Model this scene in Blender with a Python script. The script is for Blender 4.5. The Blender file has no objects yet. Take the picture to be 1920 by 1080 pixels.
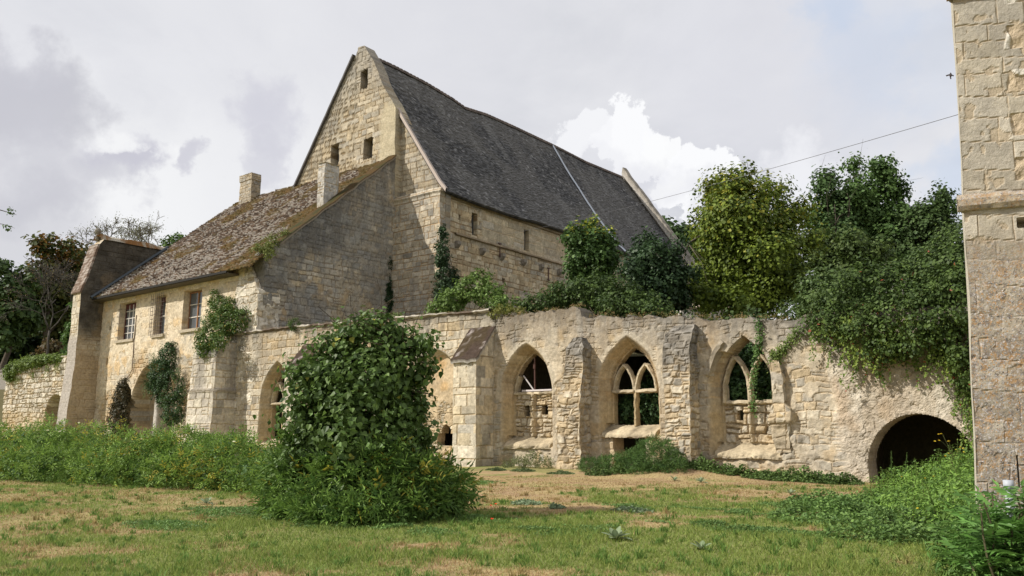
import bpy, math, random
import numpy as np
from mathutils import Vector, Matrix
random.seed(7)
RNG = np.random.default_rng(11)

# ------------------------------------------------------------------ camera, sky, sun, exposure
SC = bpy.context.scene
YAW = math.radians(37.6); FPX = 1510.0; PITCH = math.atan(268/FPX); CZ = 1.6
cam_d = bpy.data.cameras.new("camera"); cam = bpy.data.objects.new("camera", cam_d)
SC.collection.objects.link(cam); SC.camera = cam
cam_d.sensor_width = 36.0; cam_d.lens = FPX/1920*36.0; cam_d.clip_end = 3000; cam_d.clip_start = 0.1
cam.location = (0, 0, CZ); cam.rotation_euler = (math.pi/2+PITCH, 0, YAW)

SUN_TRAVEL = Vector((1.05, 1.2, -1.33)).normalized()
sun_d = bpy.data.lights.new("sun", 'SUN'); sun = bpy.data.objects.new("sun", sun_d)
SC.collection.objects.link(sun)
sun_d.energy = 5.0; sun_d.angle = math.radians(0.6); sun_d.color = (1.0, 0.945, 0.86)
sun.rotation_euler = SUN_TRAVEL.to_track_quat('-Z', 'Y').to_euler()
SC.view_settings.view_transform = 'Standard'; SC.view_settings.look = 'None'
SC.view_settings.exposure = 0.0; SC.view_settings.gamma = 1.0

W = bpy.data.worlds.new("World"); SC.world = W; W.use_nodes = True
def build_world():
    nt = W.node_tree; nt.nodes.clear(); N = nt.nodes.new; L = nt.links.new
    out = N('ShaderNodeOutputWorld'); bg = N('ShaderNodeBackground'); L(bg.outputs[0], out.inputs[0])
    S = 0.1; bg.inputs[1].default_value = S
    sky = N('ShaderNodeTexSky'); sky.sky_type = 'NISHITA'; sky.sun_disc = False
    ts = -SUN_TRAVEL
    sky.sun_elevation = math.asin(ts.z); sky.sun_rotation = math.atan2(ts.x, ts.y)
    sky.air_density = 1.0; sky.dust_density = 2.0
    tc = N('ShaderNodeTexCoord')
    # the cloud layer: the view direction is dropped on a plane overhead
    sep = N('ShaderNodeSeparateXYZ'); L(tc.outputs['Generated'], sep.inputs[0])
    def math_(op, a, b=None, clamp=False):
        m = N('ShaderNodeMath'); m.operation = op; m.use_clamp = clamp
        for i, v in enumerate((a, b)):
            if v is None: continue
            if isinstance(v, (int, float)): m.inputs[i].default_value = v
            else: L(v, m.inputs[i])
        return m.outputs[0]
    def ramp(fac, stops):
        r = N('ShaderNodeValToRGB'); r.color_ramp.interpolation = 'EASE'
        while len(r.color_ramp.elements) < len(stops): r.color_ramp.elements.new(0.5)
        for e, (p, c) in zip(r.color_ramp.elements, stops):
            e.position = p; e.color = (c[0], c[1], c[2], 1) if not isinstance(c, (int, float)) else (c, c, c, 1)
        L(fac, r.inputs[0]); return r.outputs[0]
    def noise(vec, scale, detail, rough=0.55, dist=0.0):
        n = N('ShaderNodeTexNoise'); n.inputs['Scale'].default_value = scale
        n.inputs['Detail'].default_value = detail; n.inputs['Roughness'].default_value = rough
        n.inputs['Distortion'].default_value = dist; L(vec, n.inputs['Vector']); return n.outputs['Fac']
    def mixc(fac, a, b, mode='MIX'):
        m = N('ShaderNodeMix'); m.data_type = 'RGBA'; m.blend_type = mode
        if isinstance(fac, (int, float)): m.inputs[0].default_value = fac
        else: L(fac, m.inputs[0])
        for i, v in ((6, a), (7, b)):
            if isinstance(v, tuple): m.inputs[i].default_value = (v[0], v[1], v[2], 1)
            else: L(v, m.inputs[i])
        return m.outputs[2]
    zc = math_('MAXIMUM', sep.outputs[2], 0.0); zd = math_('ADD', zc, 0.22)
    cmb = N('ShaderNodeCombineXYZ'); L(math_('DIVIDE', sep.outputs[0], zd), cmb.inputs[0]); L(math_('DIVIDE', sep.outputs[1], zd), cmb.inputs[1])
    def dirw(px, py, inner, outer):      # weight 1 inside the cone round one direction of the sky, 0 outside
        f = Vector((-math.sin(YAW)*math.cos(PITCH), math.cos(YAW)*math.cos(PITCH), math.sin(PITCH)))
        r = Vector((math.cos(YAW), math.sin(YAW), 0)); u = r.cross(f)
        d = (f*FPX + r*(px-960) - u*(py-540)).normalized()
        vd = N('ShaderNodeVectorMath'); vd.operation = 'DOT_PRODUCT'; L(nrm, vd.inputs[0]); vd.inputs[1].default_value = d
        mr = N('ShaderNodeMapRange'); mr.interpolation_type = 'SMOOTHSTEP'
        mr.inputs[1].default_value = math.cos(math.radians(outer)); mr.inputs[2].default_value = math.cos(math.radians(inner))
        L(vd.outputs['Value'], mr.inputs[0]); return mr.outputs[0]
    # warped direction: lumps the edges of the cloud banks
    wn = N('ShaderNodeTexNoise'); wn.inputs['Scale'].default_value = 9; wn.inputs['Detail'].default_value = 8; wn.inputs['Roughness'].default_value = .6
    L(tc.outputs['Generated'], wn.inputs['Vector'])
    ws = N('ShaderNodeVectorMath'); ws.operation = 'SUBTRACT'; L(wn.outputs['Color'], ws.inputs[0]); ws.inputs[1].default_value = (.5, .5, .5)
    wm = N('ShaderNodeVectorMath'); wm.operation = 'SCALE'; L(ws.outputs[0], wm.inputs[0]); wm.inputs['Scale'].default_value = 0.20
    wa = N('ShaderNodeVectorMath'); wa.operation = 'ADD'; L(tc.outputs['Generated'], wa.inputs[0]); L(wm.outputs[0], wa.inputs[1])
    wz = N('ShaderNodeVectorMath'); wz.operation = 'NORMALIZE'; L(wa.outputs[0], wz.inputs[0]); nrm = wz.outputs[0]
    n1 = noise(cmb.outputs[0], 0.9, 9, 0.55, 0.4)
    n2 = noise(cmb.outputs[0], 3.1, 8, 0.6, 0.3)
    base = mixc(ramp(n1, [(0.36, 0.0), (0.62, 1.0)]), (.66, .67, .72), (.84, .84, .87))
    base = mixc(math_('MULTIPLY', ramp(n2, [(0.4, 0.0), (0.7, 1.0)]), .5), base, (.90, .90, .925))
    col = base
    dark = (.50, .495, .55); mid = (.62, .615, .67); white = (1.0, 1.0, 1.0)
    for (px, py, a, b, c, k) in [(150, 480, 2, 13, white, .8), (520, 380, 1, 9, (.93, .93, .945), .6), (1450, 120, 1, 12, (.80, .80, .85), .6), (800, 60, 1, 9, (.80, .80, .84), .5),
                                 (50, 200, .8, 4.2, dark, .7), (20, 150, .4, 3, mid, .5), (60, 330, 1, 4.5, mid, .7), (200, 330, .4, 2.6, mid, .7),
                                 (20, 480, 2.0, 6, (.56, .555, .61), .6), (230, 290, .6, 2.6, (.6, .59, .67), .75),
                                 (345, 325, .2, 1.5, (.6, .59, .67), .7), (500, 190, .5, 3.4, (.66, .655, .73), .75), (480, 280, .3, 2.0, (.64, .635, .71), .6),
                                 (210, 260, .2, 1.5, white, .9), (290, 300, .2, 1.3, white, .7)]:
        col = mixc(math_('MULTIPLY', dirw(px, py, a, b), k), col, c)
    # blue gaps
    gap = None
    for (px, py, a, b, k) in [(1640, 60, .2, 5, .16), (1780, 330, .3, 3.4, .32), (1600, 140, .3, 5, .10), (1560, 10, .3, 3, .25), (1760, 140, .3, 3, .15)]:
        col = mixc(math_('MULTIPLY', dirw(px, py, a, b), k), col, (.42, .60, .88))
    # cumulus heads
    for (px, py, a, b, c, k) in [(1150, 272, 2.5, 2.8, (1.05, 1.05, 1.06), .95), (1050, 272, 2.0, 2.4, (1, 1, 1.02), .85), (1220, 268, 1.5, 1.8, (1.05, 1.05, 1.05), .95),
                                 (1295, 350, 2.8, 3.1, (1.05, 1.05, 1.06), .95), (1190, 350, 1.0, 3.0, (.80, .80, .86), .55), (1120, 340, .8, 2.6, (.88, .88, .92), .5),
                                 (1300, 380, .8, 2.4, (.8, .8, .85), .5), (1500, 350, 1.0, 3.4, (.97, .97, 1), .8), (1430, 380, .5, 2.2, (.75, .75, .81), .6), (1230, 350, .4, 1.2, (1, 1, 1), .5)]:
        col = mixc(math_('MULTIPLY', dirw(px, py, a, b), k), col, c)
    sc = N('ShaderNodeVectorMath'); sc.operation = 'SCALE'; L(col, sc.inputs[0]); sc.inputs['Scale'].default_value = 0.99/S
    low = ramp(sep.outputs[2], [(0.0, 0.0), (0.02, 1.0)])
    fin = mixc(0.93, sky.outputs[0], sc.outputs[0])
    L(fin, bg.inputs[0])
build_world()

# ------------------------------------------------------------------ helpers: tagging, placing
COL = SC.collection
def tag(o, label=None, cat=None, group=None, kind=None):
    if label: o['label'] = label
    if cat: o['category'] = cat
    if group: o['group'] = group
    if kind: o['kind'] = kind
    return o
def thing(name, label, cat, loc=(0, 0, 0), group=None):
    o = bpy.data.objects.new(name, None); COL.objects.link(o); o.location = loc; o.empty_display_size = .5
    bpy.context.view_layer.update()
    return tag(o, label, cat, group)
def gp(px, depth, z=0.0):          # a ground point: column of the picture and distance ahead of the camera
    lat = (px-960)/(FPX/math.cos(PITCH))*depth
    return Vector((-math.sin(YAW)*depth+math.cos(YAW)*lat, math.cos(YAW)*depth+math.sin(YAW)*lat, z))
def zat(py, depth):                # height seen at that row at that distance
    return CZ + math.tan(math.atan((540-py)/FPX)+PITCH)*depth

def link_mesh(name, V, F, mat, parent=None, col=None, smooth=False, lich=None, mats=None, midx=None):
    """V (n,3) world coordinates, F list of arrays (m,3)/(m,4)"""
    V = np.asarray(V, dtype=np.float32)
    me = bpy.data.meshes.new(name)
    o = bpy.data.objects.new(name, me); COL.objects.link(o)
    if parent is not None:
        o.parent = parent
        loc = np.zeros(3, np.float32); p = parent
        while p is not None: loc += np.array(p.location, np.float32); p = p.parent
        V = V - loc
    if not isinstance(F, (list, tuple)) or (len(F) and not hasattr(F[0], 'shape')): F = [np.asarray(F)]
    F = [np.asarray(f, dtype=np.int32) for f in F if len(f)]
    me.vertices.add(len(V)); me.vertices.foreach_set('co', V.ravel())
    nl = sum(f.size for f in F); nf = sum(len(f) for f in F)
    me.loops.add(nl); me.polygons.add(nf)
    me.loops.foreach_set('vertex_index', np.concatenate([f.ravel() for f in F]))
    st = []; tot = []; c = 0
    for f in F:
        k = f.shape[1]; st.append(c+np.arange(len(f))*k); tot.append(np.full(len(f), k)); c += f.size
    me.polygons.foreach_set('loop_start', np.concatenate(st).astype(np.int32))
    me.polygons.foreach_set('loop_total', np.concatenate(tot).astype(np.int32))
    me.polygons.foreach_set('use_smooth', np.full(nf, smooth))
    if midx is not None: me.polygons.foreach_set('material_index', np.asarray(midx, np.int32))
    me.update(calc_edges=True)
    if col is not None:
        c4 = np.ones((len(V), 4), np.float32); c4[:, :3] = np.clip(col, 0, 1)
        a = me.color_attributes.new('Col', 'FLOAT_COLOR', 'POINT'); a.data.foreach_set('color', c4.ravel())
    if lich is not None:
        a = me.attributes.new('lich', 'FLOAT', 'POINT'); a.data.foreach_set('value', np.asarray(lich, np.float32))
    for m in (mats or [mat]): me.materials.append(m)
    me.validate()
    return o

# ------------------------------------------------------------------ numpy noise
def _h(*a):
    x = np.zeros(np.broadcast(*a).shape, np.uint32)
    for i, v in enumerate(a):
        x ^= (np.asarray(v).astype(np.int64) & 0xffffffff).astype(np.uint32) * np.uint32((0x9E3779B1, 0x85EBCA77, 0xC2B2AE3D, 0x27D4EB2F)[i % 4])
        x ^= x >> np.uint32(15); x = x * np.uint32(0x2C1B3C6D); x ^= x >> np.uint32(12)
    x = x * np.uint32(0x297A2D39); x ^= x >> np.uint32(15)
    return x.astype(np.float64)/4294967296.0
def vn2(x, y, s=0):
    xi = np.floor(x); yi = np.floor(y); fx = x-xi; fy = y-yi
    fx = fx*fx*(3-2*fx); fy = fy*fy*(3-2*fy)
    a = _h(xi, yi, np.full_like(xi, s)); b = _h(xi+1, yi, np.full_like(xi, s)); c = _h(xi, yi+1, np.full_like(xi, s)); d = _h(xi+1, yi+1, np.full_like(xi, s))
    return (a*(1-fx)+b*fx)*(1-fy)+(c*(1-fx)+d*fx)*fy
def fbm2(x, y, s=0, o=4, r=.5):
    t = 0; A = 1; n = 0
    for i in range(o): t = t+A*vn2(x*2**i+i*17.3, y*2**i+i*5.1, s+i); n += A; A *= r
    return t/n
def vn3(x, y, z, s=0):
    zi = np.floor(z); fz = z-zi; fz = fz*fz*(3-2*fz)
    a = vn2(x+zi*37.17, y+zi*11.3, s); b = vn2(x+(zi+1)*37.17, y+(zi+1)*11.3, s)
    return a*(1-fz)+b*fz
def sstep(a, b, x):
    t = np.clip((x-a)/(b-a), 0, 1); return t*t*(3-2*t)
def lerp3(a, b, t): return a*(1-t[..., None])+b*t[..., None]
def A3(*c): return np.array(c, float)

def stones(U, Z, hc, lw, seed, irr=.5, joint=.022):
    """irregular coursed masonry: id per stone, joint mask 0..1 (1 inside the stone)"""
    u = U+irr*.10*(fbm2(U*2.2, Z*2.2, seed+5, 3)-.5)*2; z = Z+irr*.09*(fbm2(U*1.6+9, Z*2.6, seed+6, 3)-.5)*2 + irr*.12*(vn2(U*.35, Z*.1, seed+8)-.5)
    r = np.random.default_rng(seed)
    zb = np.cumsum(np.concatenate([[-20.0], hc*r.uniform(.72, 1.3, int(90/hc))]))
    k = np.clip(np.searchsorted(zb, z.ravel()).reshape(z.shape)-1, 0, len(zb)-2)
    lo = zb[k]; hi = zb[k+1]
    kk = k.astype(float); lwk = lw*(.75+.6*_h(kk, np.full_like(kk, 3), np.full_like(kk, seed)))
    uu = u/lwk+_h(kk, np.full_like(kk, 7), np.full_like(kk, seed))*13+500
    i = np.floor(uu)
    def jit(c): return .64*(_h(c, kk, np.full_like(kk, seed+1))-.5)
    j0 = jit(i); sh = (uu-i) < j0; i = np.where(sh, i-1, i)
    j1 = jit(i+1); sh2 = (uu-i-1) > j1; i = np.where(sh2, i+1, i)
    a = i+jit(i); b = i+1+jit(i+1)
    e = np.minimum(np.minimum((uu-a), (b-uu))*lwk, np.minimum(z-lo, hi-z))
    # some stones are split in two smaller ones
    sid = _h(i, kk, np.full_like(kk, seed+2))
    split = sid < irr*.28; mid = (lo+hi)/2
    e = np.where(split, np.minimum(e, np.abs(z-mid)), e)
    sid2 = np.where(split & (z > mid), _h(i, kk, np.full_like(kk, seed+77)), _h(i, kk, np.full_like(kk, seed+78)))
    m = sstep(joint*.4, joint*1.3, e+joint*.7*(vn2(U*14, Z*14, seed+3)-.5))
    sid3 = _h(i, kk, np.full_like(kk, seed+50)+(split & (z > mid)))
    return sid2, sid3, m

PALE = A3(.64, .575, .455); OCH = A3(.57, .445, .275); GREY = A3(.40, .375, .325); DARK = A3(.16, .15, .135); WHITE = A3(.78, .735, .64)
MORT = A3(.60, .47, .30)
def stone_col(U, Z, seed, hc=.3, lw=.55, irr=.5, pal=(PALE, OCH, GREY), w=(.6, .3, .1), joint=.022, jcol=None, jdark=.50, var=.20, plaster=None, stain=0.35, stain_col=DARK, stain_scale=.5):
    """returns colour (..,3) and relief (m)"""
    s1, s2, m = stones(U, Z, hc, lw, seed, irr, joint)
    w = np.cumsum(w)/sum(w)
    c = np.where((s1 < w[0])[..., None], pal[0], np.where((s1 < w[1])[..., None], pal[1], pal[2]))
    c = (c*.72+(pal[0]*.6+pal[1]*.4)*.28)*(1+var*(s2-.5)*2)[..., None]
    big = fbm2(U*.28, Z*.28, seed+20, 4)
    c = lerp3(c, c*0+pal[1]*1.02, sstep(.52, .72, big)*.45)
    c = lerp3(c, c*0+pal[2], sstep(.55, .75, fbm2(U*.5+7, Z*.4, seed+23, 4))*.4)
    fine = fbm2(U*5, Z*5, seed+30, 4)
    c = c*(.70+.62*fine)[..., None]
    jc = (MORT if jcol is None else jcol)*(jdark+.55*vn2(U*3, Z*3, seed+9))[..., None]
    c = lerp3(jc, c, m)
    rel = -(1-m)*.035+(s2-.5)*.03*irr+(fbm2(U*6, Z*6, seed+33, 3)-.5)*.03*(.4+irr)
    if plaster is not None:
        pm, pc = plaster
        pn = sstep(.0, .10, pm+(fbm2(U*2.3, Z*2.3, seed+41, 5)-.5)*.9)
        pcol = pc*(.66+.68*fbm2(U*3.2, Z*3.2, seed+42, 6, .62))[..., None]; pcol = lerp3(pcol, pcol*A3(.95, .83, .66), sstep(.5, .66, fbm2(U*.8, Z*.8, seed+44, 4)))
        c = lerp3(c, pcol, pn*.92); rel = rel*(1-pn)+pn*(.018+(fbm2(U*5, Z*5, seed+43, 4)-.5)*.035)
    if stain:
        st = sstep(.53, .70, fbm2(U*stain_scale*1.6, Z*stain_scale, seed+60, 6, .62))*stain
        c = lerp3(c, c*0+stain_col, st*(.55+.45*vn2(U*12, Z*12, seed+61)))
    return c, rel

def streaks(c, U, Z, top, depth, seed, k=.7, col=A3(.20, .185, .16)):
    """rain-washed dirt running down from an edge"""
    d = top-Z; n = fbm2(U*1.9, Z*.28, seed, 6, .62); g = sstep(depth, 0, d+depth*1.2*(fbm2(U*.8, Z*.3, seed+1, 3)-.5))*sstep(.42, .60, n)*k
    g = g*(.65+.5*vn2(U*9, Z*9, seed+2)); return lerp3(c, c*.18+col*.82, np.clip(g, 0, 1))
# ------------------------------------------------------------------ height field walls
def field(name, mat, parent, P0, Ud, Nd, u, lo, hi, nz, fn, mask=None, thick=.4, back=False, smooth=False, wob=.03, lich=None, off=None):
    """wall face: columns at u, rows between lo(u) and hi(u); fn(U,Z)->(colour, relief outward, h); mask(U,Z)->solid"""
    u = np.asarray(u, float); t = np.linspace(0, 1, nz)
    lo_ = lo(u) if callable(lo) else np.full_like(u, lo); hi_ = hi(u) if callable(hi) else np.full_like(u, hi)
    U = np.repeat(u[:, None], nz, 1); Z = lo_[:, None]+(hi_-lo_)[:, None]*t[None, :]
    c, h = fn(U, Z)
    P0 = np.array(P0, float); Ud = np.array(Ud, float); Nd = np.array(Nd, float)
    base = P0+U[..., None]*Ud
    base[..., 2] = Z
    if off is not None: base = base+off(U, Z)
    V = base+h[..., None]*Nd
    w = np.stack([vn3(base[..., 0]*1.3, base[..., 1]*1.3, base[..., 2]*1.3, 90+i)-.5 for i in range(3)], -1)*2*wob
    V = V+w
    nu = len(u); idx = np.arange(nu*nz).reshape(nu, nz)
    a = idx[:-1, :-1].ravel(); b = idx[1:, :-1].ravel(); cc = idx[1:, 1:].ravel(); d = idx[:-1, 1:].ravel()
    flip = np.dot(np.cross(Ud, [0, 0, 1]), Nd) < 0
    keep = np.ones((nu-1, nz-1), bool)
    if mask is not None:
        m = mask(U, Z); keep = m[:-1, :-1] & m[1:, :-1] & m[1:, 1:] & m[:-1, 1:]
    k = keep.ravel()
    q = np.stack([a, d, cc, b] if flip else [a, b, cc, d], 1)[k]
    F = [q]; VV = [V.reshape(-1, 3)]; CC = [c.reshape(-1, 3)]
    if thick:
        kp = np.zeros((nu+1, nz+1), bool); kp[1:-1, 1:-1] = keep
        # boundary edges, ordered so that the side quads face outwards
        E_ = []
        L_, R_ = kp[:-1, 1:-1], kp[1:, 1:-1]          # vertical edges at column i between cell i-1 and i
        for (msk, fwd) in ((L_ & ~R_, True), (~L_ & R_, False)):
            i, j = np.nonzero(msk); e = np.stack([idx[i, j], idx[i, j+1]], 1); E_.append(e if fwd else e[:, ::-1])
        L_, R_ = kp[1:-1, :-1], kp[1:-1, 1:]
        for (msk, fwd) in ((L_ & ~R_, False), (~L_ & R_, True)):
            i, j = np.nonzero(msk); e = np.stack([idx[i, j], idx[i+1, j]], 1); E_.append(e if fwd else e[:, ::-1])
        E_ = np.concatenate(E_)
        if flip: E_ = E_[:, ::-1]
        used = np.unique(E_); mp = -np.ones(nu*nz, np.int64); mp[used] = np.arange(len(used))+nu*nz
        B = base.reshape(-1, 3)[used]-Nd*thick
        VV.append(B+w.reshape(-1, 3)[used]); CC.append(c.reshape(-1, 3)[used]*.97)
        F.append(np.stack([E_[:, 1], E_[:, 0], mp[E_[:, 0]], mp[E_[:, 1]]], 1))
        if back:
            n0 = nu*nz+len(used)
            VV.append(base.reshape(-1, 3)-Nd*(thick+.003)+w.reshape(-1, 3)); CC.append(c.reshape(-1, 3))
            F.append(q[:, ::-1]+n0)
    V = np.concatenate(VV); C_ = np.concatenate(CC)
    # drop unused vertices
    allf = np.concatenate([f.ravel() for f in F]); used = np.unique(allf); mp = np.zeros(len(V), np.int64); mp[used] = np.arange(len(used))
    F = [mp[f] for f in F]
    lc = None
    if lich is not None: lc = lich(V[used])
    return link_mesh(name, V[used], F, mat, parent, C_[used], smooth, lich=lc)

def pillar(name, mat, parent, zs, x0, x1, yf, yb, colfn, du=.05, dz=.05, wob=.04, rough=.0, seed=1, left=True, right=True, cap=True, lich=None):
    """battered pillar against a wall whose front looks to -Y; x0,x1,yf are given per height zs; back at yb"""
    zs = np.array(zs, float); n = max(int((zs[-1]-zs[0])/dz), 2); z = np.linspace(zs[0], zs[-1], n)
    X0 = np.interp(z, zs, x0); X1 = np.interp(z, zs, x1); YF = np.interp(z, zs, yf)
    wmax = max(np.max(X1-X0), .1); dmax = max(np.max(yb-YF), .05)
    parts = []
    nu = max(int(wmax/du), 2); nd = max(int(dmax/du), 2)
    def grid(Xf, Yf, Uf, nrm, nn, order):
        t = np.linspace(0, 1, nn)[:, None]; X = Xf(t); Y = Yf(t); U = Uf(X, Y); Z = np.repeat(z[None, :], nn, 0)
        X = X+Z*0; Y = Y+Z*0; U = U+Z*0
        c, r = colfn(U, Z)
        edge = sstep(0, .1, np.minimum(t, 1-t)+Z*0)
        r = r*edge
        V = np.stack([X, Y, Z], -1)+r[..., None]*np.array(nrm)
        idx = np.arange(nn*n).reshape(nn, n)
        a, b, cc, d = idx[:-1, :-1].ravel(), idx[1:, :-1].ravel(), idx[1:, 1:].ravel(), idx[:-1, 1:].ravel()
        f = np.stack([a, b, cc, d] if order else [a, d, cc, b], 1)
        return V.reshape(-1, 3), f, c.reshape(-1, 3)
    G = [grid(lambda t: X0[None]*(1-t)+X1[None]*t, lambda t: YF[None]+t*0, lambda X, Y: X, (0, -1, 0), nu+1, True)]
    if right: G.append(grid(lambda t: X1[None]+t*0, lambda t: YF[None]*(1-t)+yb*t, lambda X, Y: Y+X1.mean()+40, (1, 0, 0), nd+1, True))
    if left: G.append(grid(lambda t: X0[None]+t*0, lambda t: YF[None]*(1-t)+yb*t, lambda X, Y: Y+60, (-1, 0, 0), nd+1, False))
    if cap:
        tx = np.linspace(0, 1, nu+1)[:, None]; ty = np.linspace(0, 1, nd+1)[None, :]
        X = X0[-1]*(1-tx)+X1[-1]*tx+ty*0; Y = YF[-1]*(1-ty)+yb*ty+tx*0; c, r = colfn(X, Y+20)
        e = sstep(0, .15, np.minimum(tx, 1-tx)+ty*0)*sstep(0, .15, ty+tx*0)
        V = np.stack([X, Y, z[-1]+X*0+r*e*1.5], -1); idx = np.arange((nu+1)*(nd+1)).reshape(nu+1, nd+1)
        f = np.stack([idx[:-1, :-1].ravel(), idx[1:, :-1].ravel(), idx[1:, 1:].ravel(), idx[:-1, 1:].ravel()], 1)
        G.append((V.reshape(-1, 3), f, c.reshape(-1, 3)))
    VV = []; FF = []; CC = []; k = 0
    for V, f, c in G: VV.append(V); FF.append(f+k); CC.append(c); k += len(V)
    V = np.concatenate(VV)
    w = np.stack([(vn3(V[:, 0]*1.3, V[:, 1]*1.3, V[:, 2]*1.3, 90+i)-.5)*2*wob for i in range(3)], -1)
    if rough:
        w += np.stack([((vn3(V[:, 0]*3.1, V[:, 1]*3.1, V[:, 2]*3.6, 190+i+seed)-.5)*2+(vn3(V[:, 0]*7, V[:, 1]*7, V[:, 2]*8, 290+i+seed)-.5))*rough for i in range(3)], -1)
    C_ = np.concatenate(CC)
    return link_mesh(name, V+w, FF, mat, parent, C_, False, lich=(lich(V) if lich else None))

def box_mesh(name, mat, parent, lo, hi, col=(.5, .5, .5), rot=None, center=None, bev=.0):
    lo = np.array(lo, float); hi = np.array(hi, float)
    V = np.array([[x, y, z] for x in (lo[0], hi[0]) for y in (lo[1], hi[1]) for z in (lo[2], hi[2])])
    F = np.array([[0, 1, 3, 2], [4, 6, 7, 5], [0, 4, 5, 1], [2, 3, 7, 6], [0, 2, 6, 4], [1, 5, 7, 3]])
    o = link_mesh(name, V, [F], mat, parent, np.tile(np.array(col, float), (8, 1)))
    return o
def merge(lst):
    V = []; F = []; C_ = []; k = 0
    for v, f, c in lst:
        V.append(np.asarray(v, float)); F += [np.asarray(x)+k for x in f]; C_.append(np.broadcast_to(np.asarray(c, float), (len(v), 3))); k += len(v)
    return np.concatenate(V), F, np.concatenate(C_)
def bx(lo, hi, c=(.5, .5, .5)):
    V = np.array([[x, y, z] for x in (lo[0], hi[0]) for y in (lo[1], hi[1]) for z in (lo[2], hi[2])], float)
    F = np.array([[0, 1, 3, 2], [4, 6, 7, 5], [0, 4, 5, 1], [2, 3, 7, 6], [0, 2, 6, 4], [1, 5, 7, 3]])
    return V, [F], c
def tube(pts, rad, c=(.5, .5, .5), k=8, ends=True):
    pts = np.array(pts, float); n = len(pts); rad = np.broadcast_to(np.array(rad, float), (n,))
    V = []
    for i in range(n):
        d = pts[min(i+1, n-1)]-pts[max(i-1, 0)]; d /= (np.linalg.norm(d)+1e-9)
        a = np.cross(d, [0, 0, 1.] if abs(d[2]) < .9 else [1., 0, 0]); a /= np.linalg.norm(a); b = np.cross(d, a)
        th = np.arange(k)*2*math.pi/k
        V.append(pts[i]+rad[i]*(np.cos(th)[:, None]*a+np.sin(th)[:, None]*b))
    V = np.concatenate(V); F = []
    for i in range(n-1):
        for j in range(k): F.append([i*k+j, (i+1)*k+j, (i+1)*k+(j+1) % k, i*k+(j+1) % k])
    F = [np.array(F)]
    if ends: F.append(np.array([list(range(k))])); F.append(np.array([list(range((n-1)*k, n*k))[::-1]]))
    return V, F, c
def bar(pts, w, d, yoff, c, jitter=.028, seed=0):
    """stone bar following a path in the XZ plane (moulded: chamfered front), width w, depth d from plane y=yoff backwards"""
    pts = np.array(pts, float)
    if len(pts) < 8: t_ = np.linspace(0, len(pts)-1, 14); pts = np.stack([np.interp(t_, np.arange(len(pts)), pts[:, k]) for k in (0, 1)], 1)
    n = len(pts); V = []
    prof = [(-w/2, d), (-w/2, d*.45), (-w*.22, 0), (w*.22, 0), (w/2, d*.45), (w/2, d)]
    for i in range(n):
        t = pts[min(i+1, n-1)]-pts[max(i-1, 0)]; t /= np.linalg.norm(t); nn = np.array([t[1], -t[0]])
        for (a, b) in prof:
            r = 1+.0*i
            V.append([pts[i][0]+nn[0]*a, yoff+b, pts[i][1]+nn[1]*a])
    V = np.array(V); k = len(prof)
    V += np.stack([(vn3(V[:, 0]*7, V[:, 1]*7, V[:, 2]*7, 33+i+seed)-.5)*2*jitter for i in range(3)], -1)
    F = []
    for i in range(n-1):
        for j in range(k):
            F.append([i*k+j, i*k+(j+1) % k, (i+1)*k+(j+1) % k, (i+1)*k+j])
    F = [np.array(F), np.array([list(range(k))]), np.array([list(range((n-1)*k, n*k))[::-1]])]
    cc = np.array(c)*(.55+.75*vn3(V[:, 0]*5, V[:, 1]*5, V[:, 2]*5, 8))[:, None]
    return V, F, cc

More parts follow.
